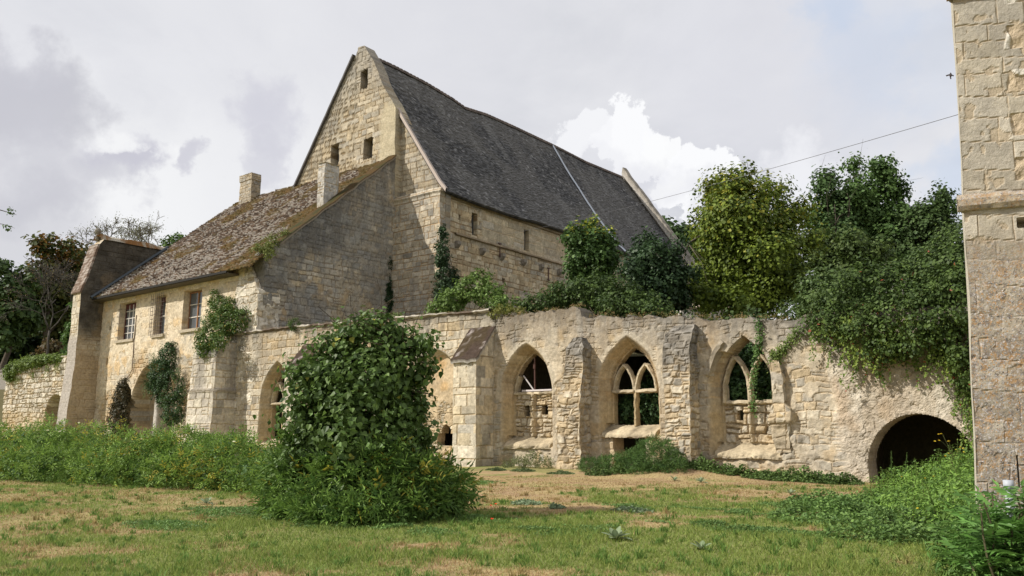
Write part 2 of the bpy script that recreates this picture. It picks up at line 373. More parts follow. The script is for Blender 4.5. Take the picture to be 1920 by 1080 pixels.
# ------------------------------------------------------------------ materials
def material(name, rough=.9, bump=(.0, 30), fine=(.25, 40), spec=.2, trans=0.0, extra=None, detail=6, gain=1.0):
    m = bpy.data.materials.new(name); m.use_nodes = True; nt = m.node_tree; nt.nodes.clear(); N = nt.nodes.new; L = nt.links.new
    out = N('ShaderNodeOutputMaterial'); p = N('ShaderNodeBsdfPrincipled'); p.inputs['Roughness'].default_value = rough
    p.inputs['Specular IOR Level'].default_value = spec
    at = N('ShaderNodeAttribute'); at.attribute_name = 'Col'; colr = at.outputs['Color']
    tc = N('ShaderNodeTexCoord')
    if fine[0]:
        n = N('ShaderNodeTexNoise'); n.inputs['Scale'].default_value = fine[1]; n.inputs['Detail'].default_value = detail; n.inputs['Roughness'].default_value = .65
        L(tc.outputs['Object'], n.inputs['Vector'])
        mr = N('ShaderNodeMapRange'); mr.inputs[1].default_value = .3; mr.inputs[2].default_value = .7; mr.inputs[3].default_value = (1-fine[0])*gain; mr.inputs[4].default_value = (1+fine[0])*gain
        L(n.outputs['Fac'], mr.inputs[0])
        vm = N('ShaderNodeVectorMath'); vm.operation = 'SCALE'; L(colr, vm.inputs[0]); L(mr.outputs[0], vm.inputs['Scale']); colr = vm.outputs[0]
    if extra: colr = extra(nt, N, L, tc, colr)
    if not fine[0] and gain != 1.0:
        vm = N('ShaderNodeVectorMath'); vm.operation = 'SCALE'; L(colr, vm.inputs[0]); vm.inputs['Scale'].default_value = gain; colr = vm.outputs[0]
    L(colr, p.inputs['Base Color'])
    if bump[0]:
        n = N('ShaderNodeTexNoise'); n.inputs['Scale'].default_value = bump[1]; n.inputs['Detail'].default_value = 8; n.inputs['Roughness'].default_value = .7
        L(tc.outputs['Object'], n.inputs['Vector'])
        b = N('ShaderNodeBump'); b.inputs['Strength'].default_value = 1.0; b.inputs['Distance'].default_value = bump[0]
        L(n.outputs['Fac'], b.inputs['Height']); L(b.outputs[0], p.inputs['Normal'])
    sh = p.outputs[0]
    if trans:
        t = N('ShaderNodeBsdfTranslucent'); L(colr, t.inputs[0]); mx = N('ShaderNodeMixShader'); mx.inputs[0].default_value = trans
        L(p.outputs[0], mx.inputs[1]); L(t.outputs[0], mx.inputs[2]); sh = mx.outputs[0]
    L(sh, out.inputs[0]); return m
M_STONE = material('limestone', .92, (.04, 9), (.26, 7), .1, gain=.80)
M_SLATE = material('slate', .75, (.01, 20), (.25, 6), .25)
M_TILE = material('clay_tile', .9, (.01, 20), (.3, 9), .1)
M_LEAF = material('leaf', .5, (0, 1), (.0, 1), .28, trans=.28, gain=1.9)
M_LEAFD = material('leaf_dull', .55, (0, 1), (.0, 1), .25, trans=.27, gain=1.9)
M_GRASS = material('grass_blade', .6, (0, 1), (0, 1), .2, trans=.4, gain=1.75)
M_BARK = material('bark', .95, (.02, 12), (.3, 8), .05)
M_GROUND = material('lawn_soil', 1.0, (.03, 6), (.25, 9), .0, gain=1.1)
M_METAL = material('painted_metal', .55, (0, 1), (.1, 12), .4)
M_WOOD = material('painted_wood', .7, (0, 1), (.15, 15), .2)
def glass_mat():
    m = bpy.data.materials.new('window_glass'); m.use_nodes = True; p = m.node_tree.nodes['Principled BSDF']
    p.inputs['Base Color'].default_value = (.10, .11, .12, 1); p.inputs['Roughness'].default_value = .12; p.inputs['Specular IOR Level'].default_value = .6
    return m
M_GLASS = glass_mat()
def lichen_extra(nt, N, L, tc, colr):
    at = N('ShaderNodeAttribute'); at.attribute_name = 'lich'
    def blob(scale, lo, hi, detail=4):
        n = N('ShaderNodeTexNoise'); n.inputs['Scale'].default_value = scale; n.inputs['Detail'].default_value = detail; n.inputs['Roughness'].default_value = .75
        L(tc.outputs['Object'], n.inputs['Vector'])
        mr = N('ShaderNodeMapRange'); mr.inputs[1].default_value = lo; mr.inputs[2].default_value = hi; L(n.outputs['Fac'], mr.inputs[0]); mr.clamp = True
        mu = N('ShaderNodeMath'); mu.operation = 'MULTIPLY'; L(mr.outputs[0], mu.inputs[0]); L(at.outputs['Fac'], mu.inputs[1]); return mu.outputs[0]
    c = colr
    for (s, lo, hi, k) in ((2.2, .42, .60, (.30, .26, .21)), (9, .52, .60, (.36, .23, .12)), (17, .50, .58, (.20, .17, .145)), (34, .54, .60, (.54, .51, .49)), (22, .58, .63, (.12, .11, .10)), (45, .58, .62, (.50, .27, .10))):
        mx = N('ShaderNodeMix'); mx.data_type = 'RGBA'; L(blob(s, lo, hi), mx.inputs[0]); L(c, mx.inputs[6]); mx.inputs[7].default_value = (*k, 1); c = mx.outputs[2]
    return c
M_PIER = material('lichened_limestone', .92, (.02, 25), (.16, 14), .1, extra=lichen_extra, gain=.92)

# ================================================================== THE SETTING
def patch_map(x, y):
    """how green the lawn is, 0 dry .. 1 green"""
    g = fbm2(x*.28+3, y*.28, 301, 5, .58)+.55*(fbm2(x*1.2, y*1.2, 302, 4)-.5)+.25*(fbm2(x*4.5, y*4.5, 303, 3)-.5)
    r = sstep(.38, .60, g+.015)
    far = x*-math.sin(YAW)+y*math.cos(YAW); lat = x*math.cos(YAW)+y*math.sin(YAW)
    left = sstep(0, -6, lat)*.30*sstep(7, 11, far)                    # the lawn is greener towards the hedge and under the bush
    dry = sstep(18, 26, far)*sstep(-2, 3, lat)*.45
    return np.clip(r+left*(1-r)-dry, 0, 1)
def ground_z(x, y):
    z = (fbm2(x*.12, y*.12, 310, 3)-.5)*.12+(fbm2(x*.6, y*.6, 311, 3)-.5)*.05
    near = sstep(24.0, 27.5, y)*sstep(60, 30, y)
    z = z+near*(.12*sstep(-9, -14, x)+.22*np.exp(-((x+13)/2.2)**2))
    d = np.hypot(x, y)
    return z*sstep(200, 60, d)
def build_ground():
    def axis(c, fine, half, far):
        a = np.arange(-half, half+1e-6, fine); g = []; p = half; st = fine
        while p < far: st *= 1.16; p += st; g.append(p)
        g = np.array(g); return np.concatenate([-g[::-1], a, g])+c
    xs = axis(-12, .16, 22, 1500); ys = axis(15, .16, 14, 1500)
    X, Y = np.meshgrid(xs, ys, indexing='ij'); Z = ground_z(X, Y)
    g = patch_map(X, Y); n = fbm2(X*1.7, Y*1.7, 320, 4)
    soil = A3(.29, .205, .12); straw = A3(.33, .255, .13); green = A3(.14, .175, .055)
    c = lerp3(soil+X[..., None]*0, straw+X[..., None]*0, sstep(.35, .6, n)); c = lerp3(c, green+X[..., None]*0, g*.8)
    idx = np.arange(X.size).reshape(X.shape)
    f = np.stack([idx[:-1, :-1].ravel(), idx[1:, :-1].ravel(), idx[1:, 1:].ravel(), idx[:-1, 1:].ravel()], 1)
    o = link_mesh('ground', np.stack([X, Y, Z], -1).reshape(-1, 3), [f], M_GROUND, None, c.reshape(-1, 3), True)
    tag(o, kind='structure')
    # the raised ground behind the ruin
    xs = np.linspace(-330, 160, 160); ys = np.concatenate([[33.0], 33.2+np.linspace(0, 1, 60)**2*420])
    X, Y = np.meshgrid(xs, ys, indexing='ij'); Z = 5.0+1.2*sstep(33, 37, Y)+(fbm2(X*.05, Y*.05, 330, 4)-.5)*1.2+sstep(50, 300, Y)*7
    Z[:, 0] = -.5; c = np.broadcast_to(A3(.10, .09, .05), X.shape+(3,))
    idx = np.arange(X.size).reshape(X.shape)
    f = np.stack([idx[:-1, :-1].ravel(), idx[1:, :-1].ravel(), idx[1:, 1:].ravel(), idx[:-1, 1:].ravel()], 1)
    tag(link_mesh('hillside', np.stack([X, Y, Z], -1).reshape(-1, 3), [f], M_GROUND, None, c.reshape(-1, 3), True), kind='structure')
build_ground()

def sd_arch(U, Z, xc, a, zs, za, zb):
    H = za-zs; R = (a*a+H*H)/(2*a); x = U-xc
    up = np.minimum(R-np.hypot(x-(a-R), Z-zs), R-np.hypot(x+(a-R), Z-zs))
    dn = a-np.abs(x)
    return np.minimum(np.where(Z > zs, up, dn), Z-zb)
def sd_rect(U, Z, x0, x1, z0, z1):
    return np.minimum(np.minimum(U-x0, x1-U), np.minimum(Z-z0, z1-Z))

# ------------------------------------------------------------------ the ruined arcade
AY = 28.0
ruin = thing('ruined_arcade', 'long ruined limestone arcade wall with pointed traceried windows and a dark tunnel arch', 'ruin', (-22, 28, 0))
def atop(u):
    z = np.interp(u, [-42.7, -37.5, -30.5, -25.4, -22.8, -22.7, -19.3, -17.95, -17.88, -15.2, -12.9, -12.3, -9.3, -2.4],
                  [7.25, 7.25, 7.07, 6.96, 6.88, 6.60, 6.62, 6.64, 6.28, 6.02, 5.82, 5.62, 5.5, 5.4])
    return z+np.where(u > -22.7, (np.round(vn2(u*2.3, u*0, 5)*4)/4-.5)*.15+(np.round(vn2(u*5.5, u*0, 6)*3)/3-.5)*.10, 0)
W3 = (-15.82, .97, 3.2, 4.88); W2 = (-20.80, 1.0, 3.25, 4.95); W4 = (-11.10, .98, 3.0, 4.85); W1 = (-38.3, 1.12, 3.15, 5.05)
BL = [(-26.1, 1.02, 3.9, 5.15), (-32.2, 1.02, 3.9, 5.15)]
def arcade_fn(U, Z):
    cl, rl = stone_col(U, Z, 21, .38, .72, .30, w=(.7, .2, .1), jdark=.72, plaster=(-.13+.10*sstep(4.8, 6.8, Z), A3(.68, .60, .47)), stain=.3, stain_col=A3(.30, .27, .23))
    cr, rr = stone_col(U, Z, 22, .26, .44, 1.0, w=(.5, .33, .17), joint=.026, jdark=.74, jcol=A3(.62, .51, .36), plaster=(.045+.045*sstep(2.5, 4.5, Z), A3(.65, .56, .42)), stain=.42, stain_scale=.8, stain_col=A3(.26, .24, .21))
    t = sstep(-22.9, -22.5, U+.25*(vn2(Z*1.4, Z*0, 4)-.5))
    c = lerp3(cl, cr, t); h = rl*(1-t)+rr*t*.8
    # rendered zone with the tunnel
    pl = A3(.61, .535, .43)*(.62+.72*fbm2(U*4, Z*4, 71, 7, .72))[..., None]
    crk = sstep(.035, .0, np.abs(fbm2(U*1.4, Z*1.4, 72, 4)-.5))
    pl = lerp3(pl, pl*.78, crk*.8); pl = lerp3(pl, pl*0+A3(.56, .42, .28), sstep(.5, .7, fbm2(U*.9, Z*.9, 73, 4))*.6)
    pl = lerp3(pl, pl*0+A3(.74, .67, .55), sstep(.52, .66, fbm2(U*1.1+4, Z*1.1, 74, 4))*.6)
    t2 = sstep(-8.25, -7.75, U+.35*(Z-2.5)*.25+.5*(fbm2(U*1.2, Z*1.2, 75, 4)-.5))
    c = lerp3(c, pl, t2); h = h*(1-t2)+t2*(.16+(fbm2(U*5, Z*5, 76, 6, .72)-.5)*.12-.03*sstep(.02, 0, np.abs(fbm2(U*1.4, Z*1.4, 72, 4)-.5)))
    # weathered grey near the broken top
    tp = atop(U)-Z
    g = sstep(1.7, .1, tp+1.6*(fbm2(U*1.1, Z*2, 77, 5)-.5))*sstep(-23.2, -22.4, U)*.8
    c = lerp3(c, c*.25+A3(.21, .196, .176)*(.5+1.0*vn2(U*7, Z*7, 78))[..., None], g)
    g = sstep(.5, .0, tp+.5*(fbm2(U*1.5, Z*2, 79, 4)-.5))*.5
    c = lerp3(c, c*0+A3(.20, .18, .155), g)
    c = streaks(c, U, Z, atop(U), 1.7, 701, .8)
    c = streaks(c, U, Z, U*0+2.0, 1.9, 705, .35, A3(.34, .24, .13))
    # openings
    ochre = A3(.60, .46, .25)
    for (xc, a, zs, za), zb, brk in ((W1, 1.05, 0), (W2, 1.25, 0), (W3, 1.75, 0), (W4, 1.05, 1)):
        d = sd_arch(U, Z, xc, a, zs, za, zb)
        wd = .40
        if brk: wd = np.where((U < xc) & (Z < 4.35+.3*(vn2(U*5, Z*5, 7)-.5)), .42, .07+.16*vn2(U*2, Z*2, 8)*(U > xc))
        ins = np.clip((d+wd)/wd, 0, 1)
        low = np.where(Z < zb+.05, sstep(-.45, 0, Z-zb), 1)
        hh = -.58*sstep(0, .85, ins)*np.where(d > -.09, 1.0, 1.0)-.07*(d > -.10)
        on = ins > 0
        h = np.where(on, h*.35+hh, h)
        sm = np.clip(ins*3, 0, 1)*.75
        rc, _ = stone_col(U, Z, 23, .42, 1.5, .2, w=(.5, .45, .05), jdark=.7, stain=.2); rc = rc*A3(.92, .84, .72)  # reveal stones coloured darker to deepen the shade in the recess
        rc = lerp3(rc, rc*.0+ochre*(.75+.5*fbm2(U*2, Z*2, 81, 4))[..., None], sstep(3.1, 2.4, Z+.6*(vn2(U*1.5, Z*1.5, 82)-.5))*.75)
        c = lerp3(c, rc, sm)
        # moulded rib round the opening
        rib = np.exp(-((d+.13)/.035)**2)*(d > -.3)*(0 if brk else 1)
        h = h+rib*.05
        # the archivolt stones on the face
        fr = (d > -wd-.20) & (d < -wd) & (Z > zs) if not brk else (d > 9)
        c = np.where(fr[..., None], c*.6+PALE*.42, c)
    # filled lower lights of the second and fourth window
    for (xc, a), z0, z1, sd in (((W2[0], W2[1]), 1.25, 3.22, 24), ((W4[0], W4[1]), 1.05, 2.62, 25)):
        ins = (np.abs(U-xc) < a) & (Z > z0) & (Z < z1)
        ic, ir = stone_col(U, Z, sd, .30, .42, .9, w=(.55, .4, .05), joint=.035, stain=.15)
        c = np.where(ins[..., None], ic, c); h = np.where(ins, -.60+ir*2.2+(fbm2(U*4, Z*4, sd, 4)-.5)*.10, h)
        mu = np.exp(-((U-xc)/.075)**4)*ins
        h = h+mu*.20; c = lerp3(c, c*0+(ochre*.5+PALE*.5)*(.7+.5*fbm2(U*4, Z*4, 88, 4))[..., None], mu*.85)
    # blind arches
    for (xc, a, zs, za) in BL:
        d = sd_arch(U, Z, xc, a+.3, zs, za+.3, -1)
        ic, ir = stone_col(U, Z, 26, .16, .28, 1.2, w=(.3, .65, .05), plaster=(.62-.6*(Z < 3.0), A3(.66, .52, .34)), stain=.05)
        ins = d > .26
        c = np.where(ins[..., None], ic, np.where((d > 0)[..., None], c*.5+PALE*.5, c)); h = np.where(ins, -.42+ir, np.where(d > 0, -.42*sstep(0, .28, d), h))
    # sills: sloping slabs with a broken lip
    for (xc, a), zb, brk in (((W1[0], W1[1]), 1.05, 0), ((W2[0], W2[1]), 1.25, 1), ((W3[0], W3[1]), 1.75, 0), ((W4[0], W4[1]), 1.05, 1)):
        s = (np.abs(U-xc) < a+.22) & (Z > zb-.42+.1*(vn2(U*4, Z*0, 9)-.5)) & (Z < zb+.14)
        tt = np.clip((Z-(zb-.42))/.5, 0, 1)
        hs = .06-.72*sstep(.10, 1.0, tt)*tt+.05*(vn2(U*1.3, Z*0, 86)-.5)-brk*(.03-.30*(fbm2(U*2.6, Z*2.6, 87, 4)-.5))
        h = np.where(s, hs+(fbm2(U*4, Z*4, 83, 4)-.5)*.10, h); c = np.where(s[..., None], (ochre*.5+PALE*.5)*(.35+1.0*fbm2(U*3, Z*3, 84, 5))[..., None], c)
        b = (np.abs(U-xc) < a+.25) & (Z <= zb-.42)
        h = np.where(b, h-.10, h)
    # eroded sockets and the ledge stones beside the fourth window
    e = np.exp(-((U+9.75)/.32)**2-((Z-2.05)/.22)**2); h = h+e*.30; c = lerp3(c, c*0+ochre, np.clip(e*1.2, 0, .8))
    e = np.exp(-((U+9.95)/.16)**4-((Z-3.15)/.85)**4); h = h+e*.22
    e = (fbm2(U*3, Z*3, 85, 3)-.5)*np.exp(-((U+10.1)/.9)**2-((Z-1.3)/.9)**2); h = h+e*.5
    return c, h
def arcade_mask(U, Z):
    m = np.ones(U.shape, bool)
    m &= ~(sd_arch(U, Z, *W1, 1.2) > 0)
    d = sd_arch(U, Z, *W2, 3.22) > 0; m &= ~d
    m &= ~(sd_arch(U, Z, *W3, 1.85) > 0)
    m &= ~((sd_arch(U, Z, *W4, 2.62) > 0))
    for x0, x1, z0, z1 in ((-21.33, -21.08, 2.28, 2.68), (-20.42, -20.12, 2.30, 2.68), (-11.62, -11.40, 2.02, 2.36)): m &= ~(sd_rect(U, Z, x0, x1, z0, z1) > 0)
    m &= ~(sd_arch(U, Z, -25.75, .55, 1.45, 1.87, .92) > 0)
    m &= ~(sd_rect(U, Z, -16.55+.2*(vn2(Z*3, Z*0, 1)-.5), -15.2, .2, 1.33) > 0)
    m &= ~(sd_arch(U, Z, -5.52, 1.52, .55, 2.14, -2) > .0)
    return m
field('wall', M_STONE, ruin, (0, AY, 0), (1, 0, 0), (0, -1, 0), np.arange(-42.6, -2.4, .036), -.4, atop, 210, arcade_fn, arcade_mask, thick=.95, back=True, wob=.035)
# coping along the left half
def coping(name, parent, x0, x1, ztop, yf, yb, th=.16, seed=3, mat=None):
    xs = np.arange(x0, x1, .07); prof = [(yb, 0), (yf-.13, -.02), (yf-.15, -.09), (yf-.03, -.17), (yf+.1, -.19)]
    V = np.array([[x, p[0], ztop(x)+.17+p[1]] for x in xs for p in prof]); k = len(prof)
    n = np.stack([vn3(V[:, 0]*4, V[:, 1]*5, V[:, 2]*5, seed+i)-.5 for i in range(3)], -1)
    V += n*np.array([.04, .09, .12])
    F = np.array([[i*k+j, i*k+j+1, (i+1)*k+j+1, (i+1)*k+j] for i in range(len(xs)-1) for j in range(k-1)])
    q = fbm2(V[:, 0]*1.4, V[:, 1]*3, seed, 4)
    c = lerp3(A3(.17, .13, .10)+V*0, A3(.55, .50, .42)+V*0, sstep(.44, .60, q))
    return link_mesh(name, V, [F], mat or M_STONE, parent, c)
coping('coping', ruin, -42.7, -22.75, lambda x: float(atop(np.array([x]))[0]), AY, AY+1.0)
# vault over the rooms behind the arcade, and their end walls
def vault():
    xs = np.arange(-41.8, -2.4, .6); z = np.minimum(atop(xs), atop(xs+.4))
    V = []; 
    for x, t in zip(xs, z): V += [[x, AY+.96, t-1.1], [x, AY+.96, t-.75], [x, 33.3, t-.65], [x, 33.3, t-1.1]]
    F = [[i*4+j, i*4+(j+1) % 4, (i+1)*4+(j+1) % 4, (i+1)*4+j] for i in range(len(xs)-1) for j in range(4) if not -13.2 < xs[i] < -8.6]
    lst = [(np.array(V), [np.array(F)], A3(.16, .14, .10)), bx((-42.4, AY+.96, -.4), (-41.9, 33.3, 7), (.25, .22, .17)), bx((-3.0, AY+.96, -.4), (-2.4, 33.3, 5.2), (.25, .22, .17))]
    for x in (-29.2, -23.2, -8.3): lst.append(bx((x, AY+.96, -.4), (x+.5, 33.2, 5.9 if x < -20 else 4.5), (.30, .25, .17)))
    V, F, c = merge(lst); link_mesh('vault', V, F, M_STONE, ruin, c)
vault()

# buttresses
def sc(seed, hc=.33, lw=.6, irr=.3, **k):
    return lambda U, Z: stone_col(U, Z, seed, hc, lw, irr, **k)
pb = dict(pal=(A3(.72, .65, .52), A3(.66, .55, .37), GREY), w=(.7, .25, .05), jdark=.62, stain=.15, joint=.016, stain_col=A3(.36, .32, .27))
for k, x in enumerate((-23.93, -30.0, -35.95)):
    b = pillar('buttress', M_STONE, ruin, [-.3, 4.6, 6.0], [x]*3, [x+1.33]*3, [26.8, 26.8, 28.0], 28.05, sc(31+k, .44, .70, .12, **pb), wob=.02)
    # tile covered weathering
    n = 16; s = np.linspace(0, 1, 24); u = np.linspace(-.07, 1.42, n)
    V = []; 
    for si in s:
        for ui in u:
            step = ((si*7) % 1)*.05
            V.append([x+ui, 26.66+si*1.42, 4.60+si*1.66+.11-step])
    V = np.array(V); V[:, 2] += (vn2(V[:, 0]*9, V[:, 1]*9, 44+k)-.5)*.08
    idx = np.arange(len(V)).reshape(len(s), n)
    f = np.stack([idx[:-1, :-1].ravel(), idx[:-1, 1:].ravel(), idx[1:, 1:].ravel(), idx[1:, :-1].ravel()], 1)
    B = V.copy(); B[:, 2] -= .17; B[:, 1] += .03
    rim = np.concatenate([idx[0, :], idx[1:, -1], idx[-1, ::-1][1:], idx[::-1, 0][1:]]); m = len(V)
    rf = np.stack([rim[:-1], rim[:-1]+m, rim[1:]+m, rim[1:]], 1)
    q = fbm2(V[:, 0]*3.5, V[:, 1]*3.5, 45+k, 5); cc = lerp3(A3(.060, .042, .032)+V*0, A3(.30, .26, .24)+V*0, sstep(.61, .68, q)); cc = lerp3(cc, A3(.060, .045, .02)+V*0, sstep(.5, .7, fbm2(V[:, 0]*2, V[:, 1]*2, 46, 3))*.6)
    link_mesh('coping', np.concatenate([V, B]), [f, f[:, ::-1]+m, rf], M_TILE, b, np.concatenate([cc, cc*0+A3(.42, .39, .34)]))
rub = dict(w=(.5, .35, .15), joint=.03, jdark=.6, stain=.35, stain_scale=1.2)
def ruf(seed, zt): 
    def f(U, Z):
        c, r = stone_col(U, Z, seed, .24, .36, 1.0, **rub)
        g = sstep(zt, zt+1.2, Z+.8*(vn2(U*2, Z*2, seed)-.5))
        c = lerp3(c, c*0+A3(.25, .235, .21)*(.45+1.0*vn2(U*5, Z*5, seed+1))[..., None], g*.88)
        return c, r*1.4
    return f
pillar('broken_pier', M_STONE, ruin, [-.3, 2.9, 3.1, 3.7, 4.3, 4.9, 5.35], [-18.68, -18.66, -18.6, -18.35, -18.28, -18.30, -18.1], [-17.55, -17.55, -17.6, -17.5, -17.45, -17.42, -17.75], [27.15, 27.2, 27.25, 27.3, 27.35, 27.4, 27.6], 28.05, ruf(41, 3.6), rough=.045, seed=1, wob=.06)
pillar('broken_pier', M_STONE, ruin, [-.2, 3.0, 3.6, 4.6, 5.2, 5.5], [-13.85, -13.82, -13.95, -13.9, -13.8, -13.6], [-12.85, -12.83, -12.82, -12.8, -12.75, -12.8], [27.15, 27.2, 27.25, 27.3, 27.4, 27.7], 28.05, ruf(43, 3.2), rough=.03, seed=5, wob=.04)
def bigb(U, Z):
    c, r = stone_col(U, Z, 47, .42, .75, .3, pal=(A3(.70, .63, .52), PALE, GREY), w=(.6, .3, .1), jdark=.65, stain=.35, stain_col=A3(.36, .33, .30), stain_scale=.9)
    b = np.exp(-((Z-3.92)/.12)**4); c = streaks(c, U, Z, Z*0+3.9, 1.6, 731, .8, A3(.30, .27, .23)); c = streaks(c, U, Z, Z*0+6.8, 2.0, 733, .9, A3(.26, .24, .21)); return lerp3(c, c*0+A3(.28, .24, .18), b*.7), r+b*.10
pillar('corner_buttress', M_STONE, ruin, [-.3, 3.8, 4.0, 6.1, 6.8], [-44.75]*5, [-42.1, -42.12, -42.2, -42.25, -42.3], [26.42, 26.5, 26.6, 26.65, 27.2], 28.25, bigb, rough=.015, wob=.04)
pillar('broken_jamb', M_STONE, ruin, [.9, 1.7, 1.95, 2.3, 2.5, 3.3, 3.9, 4.1], [-10.05, -10.1, -10.2, -10.15, -10.05, -10.02, -10.02, -9.95], [-9.55, -9.5, -9.4, -9.45, -9.62, -9.6, -9.72, -9.85], [27.93, 27.88, 27.74, 27.78, 27.8, 27.72, 27.78, 27.92], 28.1, lambda U, Z: stone_col(U, Z, 48, .35, .5, .6, pal=(OCH, PALE, GREY), w=(.5, .35, .15), stain=.3), rough=.04, wob=.05)
# tracery
OC = A3(.60, .47, .28); PC = A3(.64, .54, .38)
def arc_pts(x0, x1, zs, za, side, n=10):      # one side of a pointed light
    a = (x1-x0)/2; xc = (x0+x1)/2; H = za-zs; R = (a*a+H*H)/(2*a)
    if side < 0: cx = xc+(R-a); th0 = math.pi; th1 = math.pi-math.asin(min(1, H/R))
    else: cx = xc-(R-a); th0 = 0; th1 = math.asin(min(1, H/R))
    return [(cx+R*math.cos(t), zs+R*math.sin(t)) for t in np.linspace(th0, th1, n)]
def tracery(W, zsill, ztr, lights, mull=True, apex=.92):
    xc, a, zs, za = W; y = AY+.52; t = None
    root = None
    V, F, c = merge([bar([(xc-a-.05, ztr), (xc-.03, ztr)], .15, .26, y-.03, PC, seed=1), bar([(xc+.03, ztr), (xc+a+.03, ztr)], .15, .26, y-.03, PC, seed=2)])
    tr = link_mesh('tracery', V, F, M_STONE, ruin, c)
    if mull:
        V, F, c = bar([(xc, zsill), (xc, (zsill+ztr)/2), (xc, ztr)], .17, .26, y, OC, seed=3); link_mesh('mullion', V, F, M_STONE, tr, c)
    for (s, fr) in lights:
        x0, x1 = (xc-a, xc) if s < 0 else (xc, xc+a)
        for side in (-1, 1):
            p = arc_pts(x0+.03, x1-.03, ztr+.02, ztr+(za-ztr)*.62, side)
            p = p[:max(2, int(len(p)*fr[0 if side < 0 else 1]))] if fr[0 if side < 0 else 1] > 0 else None
            if p is None: continue
            V, F, c = bar(p, .15, .26, y+(.0 if side < 0 else .006), PC if s > 0 else PC*.95, seed=5+s+side); link_mesh('arch_rib', V, F, M_STONE, tr, c)
    return tr
tracery(W3, 1.8, 3.16, [(-1, (1, 1)), (1, (1, 1))])
tracery(W1, 1.2, 3.12, [(-1, (1, 1)), (1, (1, 1))])
tracery(W2, 1.3, 3.22, [(-1, (.75, 0))], mull=False)
t4 = tracery(W4, 2.6, 2.62, [], mull=False)
xc, a, zs, za = W4
for s in (-1, 1):
    x0, x1 = (xc-a, xc) if s < 0 else (xc, xc+a)
    for side in (-1, 1):
        p = [((x0+.03 if side < 0 else x1-.03), 2.62)]+arc_pts(x0+.03, x1-.03, 3.15, 4.28, side)
        V, F, c = bar(p, .15, .28, AY+.45+(0 if side < 0 else .006), PC, seed=9+s); link_mesh('arch_rib', V, F, M_STONE, t4, c)
p = arc_pts(xc-1.42, xc+1.42, 3.0, 5.35, -1, 24)[5:17]
V, F, c = bar(p, .34, .55, AY-.14, A3(.44, .38, .29), .03, seed=21); link_mesh('arch_stub', V, F, M_STONE, ruin, c)
# iron bar and timber prop left in the second window
V, F, c = merge([tube([(W2[0]+.02, AY+.62, 3.25), (W2[0]+.02, AY+.62, 4.75)], .035, (.10, .05, .04), 6), tube([(W2[0]+.02, AY+.60, 4.28), (W2[0]+.02, AY+.60, 4.5)], .06, (.10, .05, .04), 6)])
link_mesh('iron_bar', V, F, M_METAL, ruin, c)
V, F, c = merge([tube([(W2[0]-.62, AY+.66, 4.0), (W2[0]+.02, AY+.60, 3.3)], .035, (.5, .47, .46), 5), bx((W2[0]-.6, AY+.5, 3.30), (W2[0]+.98, AY+.66, 3.37), (.62, .56, .55))])
link_mesh('timber_prop', V, F, M_WOOD, ruin, c)

# ------------------------------------------------------------------ the lower wing
wing = thing('monastery_wing', 'low limestone wing with a mossy tiled lean-to roof and three small windows', 'building', (-50, 29, 0))
FY = 28.3
WIN = [(-57.45, -55.25, 7.98, 10.62), (-52.55, -51.30, 8.02, 10.66), (-49.05, -46.95, 8.1, 10.62)]
def fac_fn(U, Z):
    c, r = stone_col(U, Z, 51, .40, .85, .2, pal=(A3(.78, .68, .52), A3(.74, .60, .41), GREY), w=(.72, .26, .02), jdark=.92, joint=.014, var=.10, jcol=A3(.62, .50, .35), stain=.15, stain_col=A3(.45, .36, .26), plaster=(-.0+.06*sstep(6, 8, Z)-.12*sstep(5, 3, Z), A3(.80, .68, .50)))
    c2, r2 = stone_col(U, Z, 52, .3, .45, .9, w=(.4, .5, .1), jdark=.6, stain=.3)
    e = sstep(0, .3, .55*np.exp(-((U+57.5)/2.5)**2-((Z-3)/1.6)**2)+.6*np.exp(-((U+47.2)/1.6)**2-((Z-4)/2.2)**2)+.5*np.exp(-((U+54.2)/1.8)**2-((Z-6)/1.2)**2)+.4*(fbm2(U*1.5, Z*1.5, 53, 4)-.5)-.12)
    c = lerp3(c, c2, e); r = r*(1-e)+e*(r2*1.5-.06)
    e2 = sstep(.35, .8, e)*sstep(.4, .6, vn2(U*2, Z*2, 54)); c = lerp3(c, c*0+A3(.60, .38, .18), e2*.45)
    for (xc, a, zs, za) in ((-56.0, 1.25, 3.3, 5.0), (-52.2, 2.7, 3.4, 6.2)):
        d = sd_arch(U, Z, xc, a, zs, za, -2)+.12*(vn2(U*3, Z*3, 55)-.5)
        r = np.where(d > 0, -1.3*sstep(0, .12, d), r)
        c = np.where((d > .02)[..., None], c2*.75, c)
    st = np.exp(-((U+52.35)/.42)**4)*(Z < 4.1+.3*vn2(U*3, Z*0, 5)); r = r+st*.9*(r < -.6); c = lerp3(c, A3(.62, .58, .52)*(.6+.6*fbm2(U*3, Z*3, 59, 4))[..., None], st*.9)
    return c, r
def fac_mask(U, Z):
    m = np.ones(U.shape, bool)
    for w in WIN: m &= ~(sd_rect(U, Z, *w) > 0)
    for x0, x1, z0, z1 in ((-58.85, -58.6, 8.85, 9.1), (-58.8, -58.62, 6.3, 6.75)): m &= ~(sd_rect(U, Z, x0, x1, z0, z1) > 0)
    return m
field('facade', M_STONE, wing, (0, FY, 0), (1, 0, 0), (0, -1, 0), np.arange(-60.3, -42.4, .055), -.3, 11.62, 215, fac_fn, fac_mask, thick=.55, wob=.02)
link_mesh('dark_backing_panel', *merge([bx((-60, FY+1.9, 0), (-43, FY+2.1, 11.3), (.03, .03, .03))])[:2], M_STONE, wing, np.full((8, 3), .03))  # near-black panel; its colour supplies the darkness inside the wing
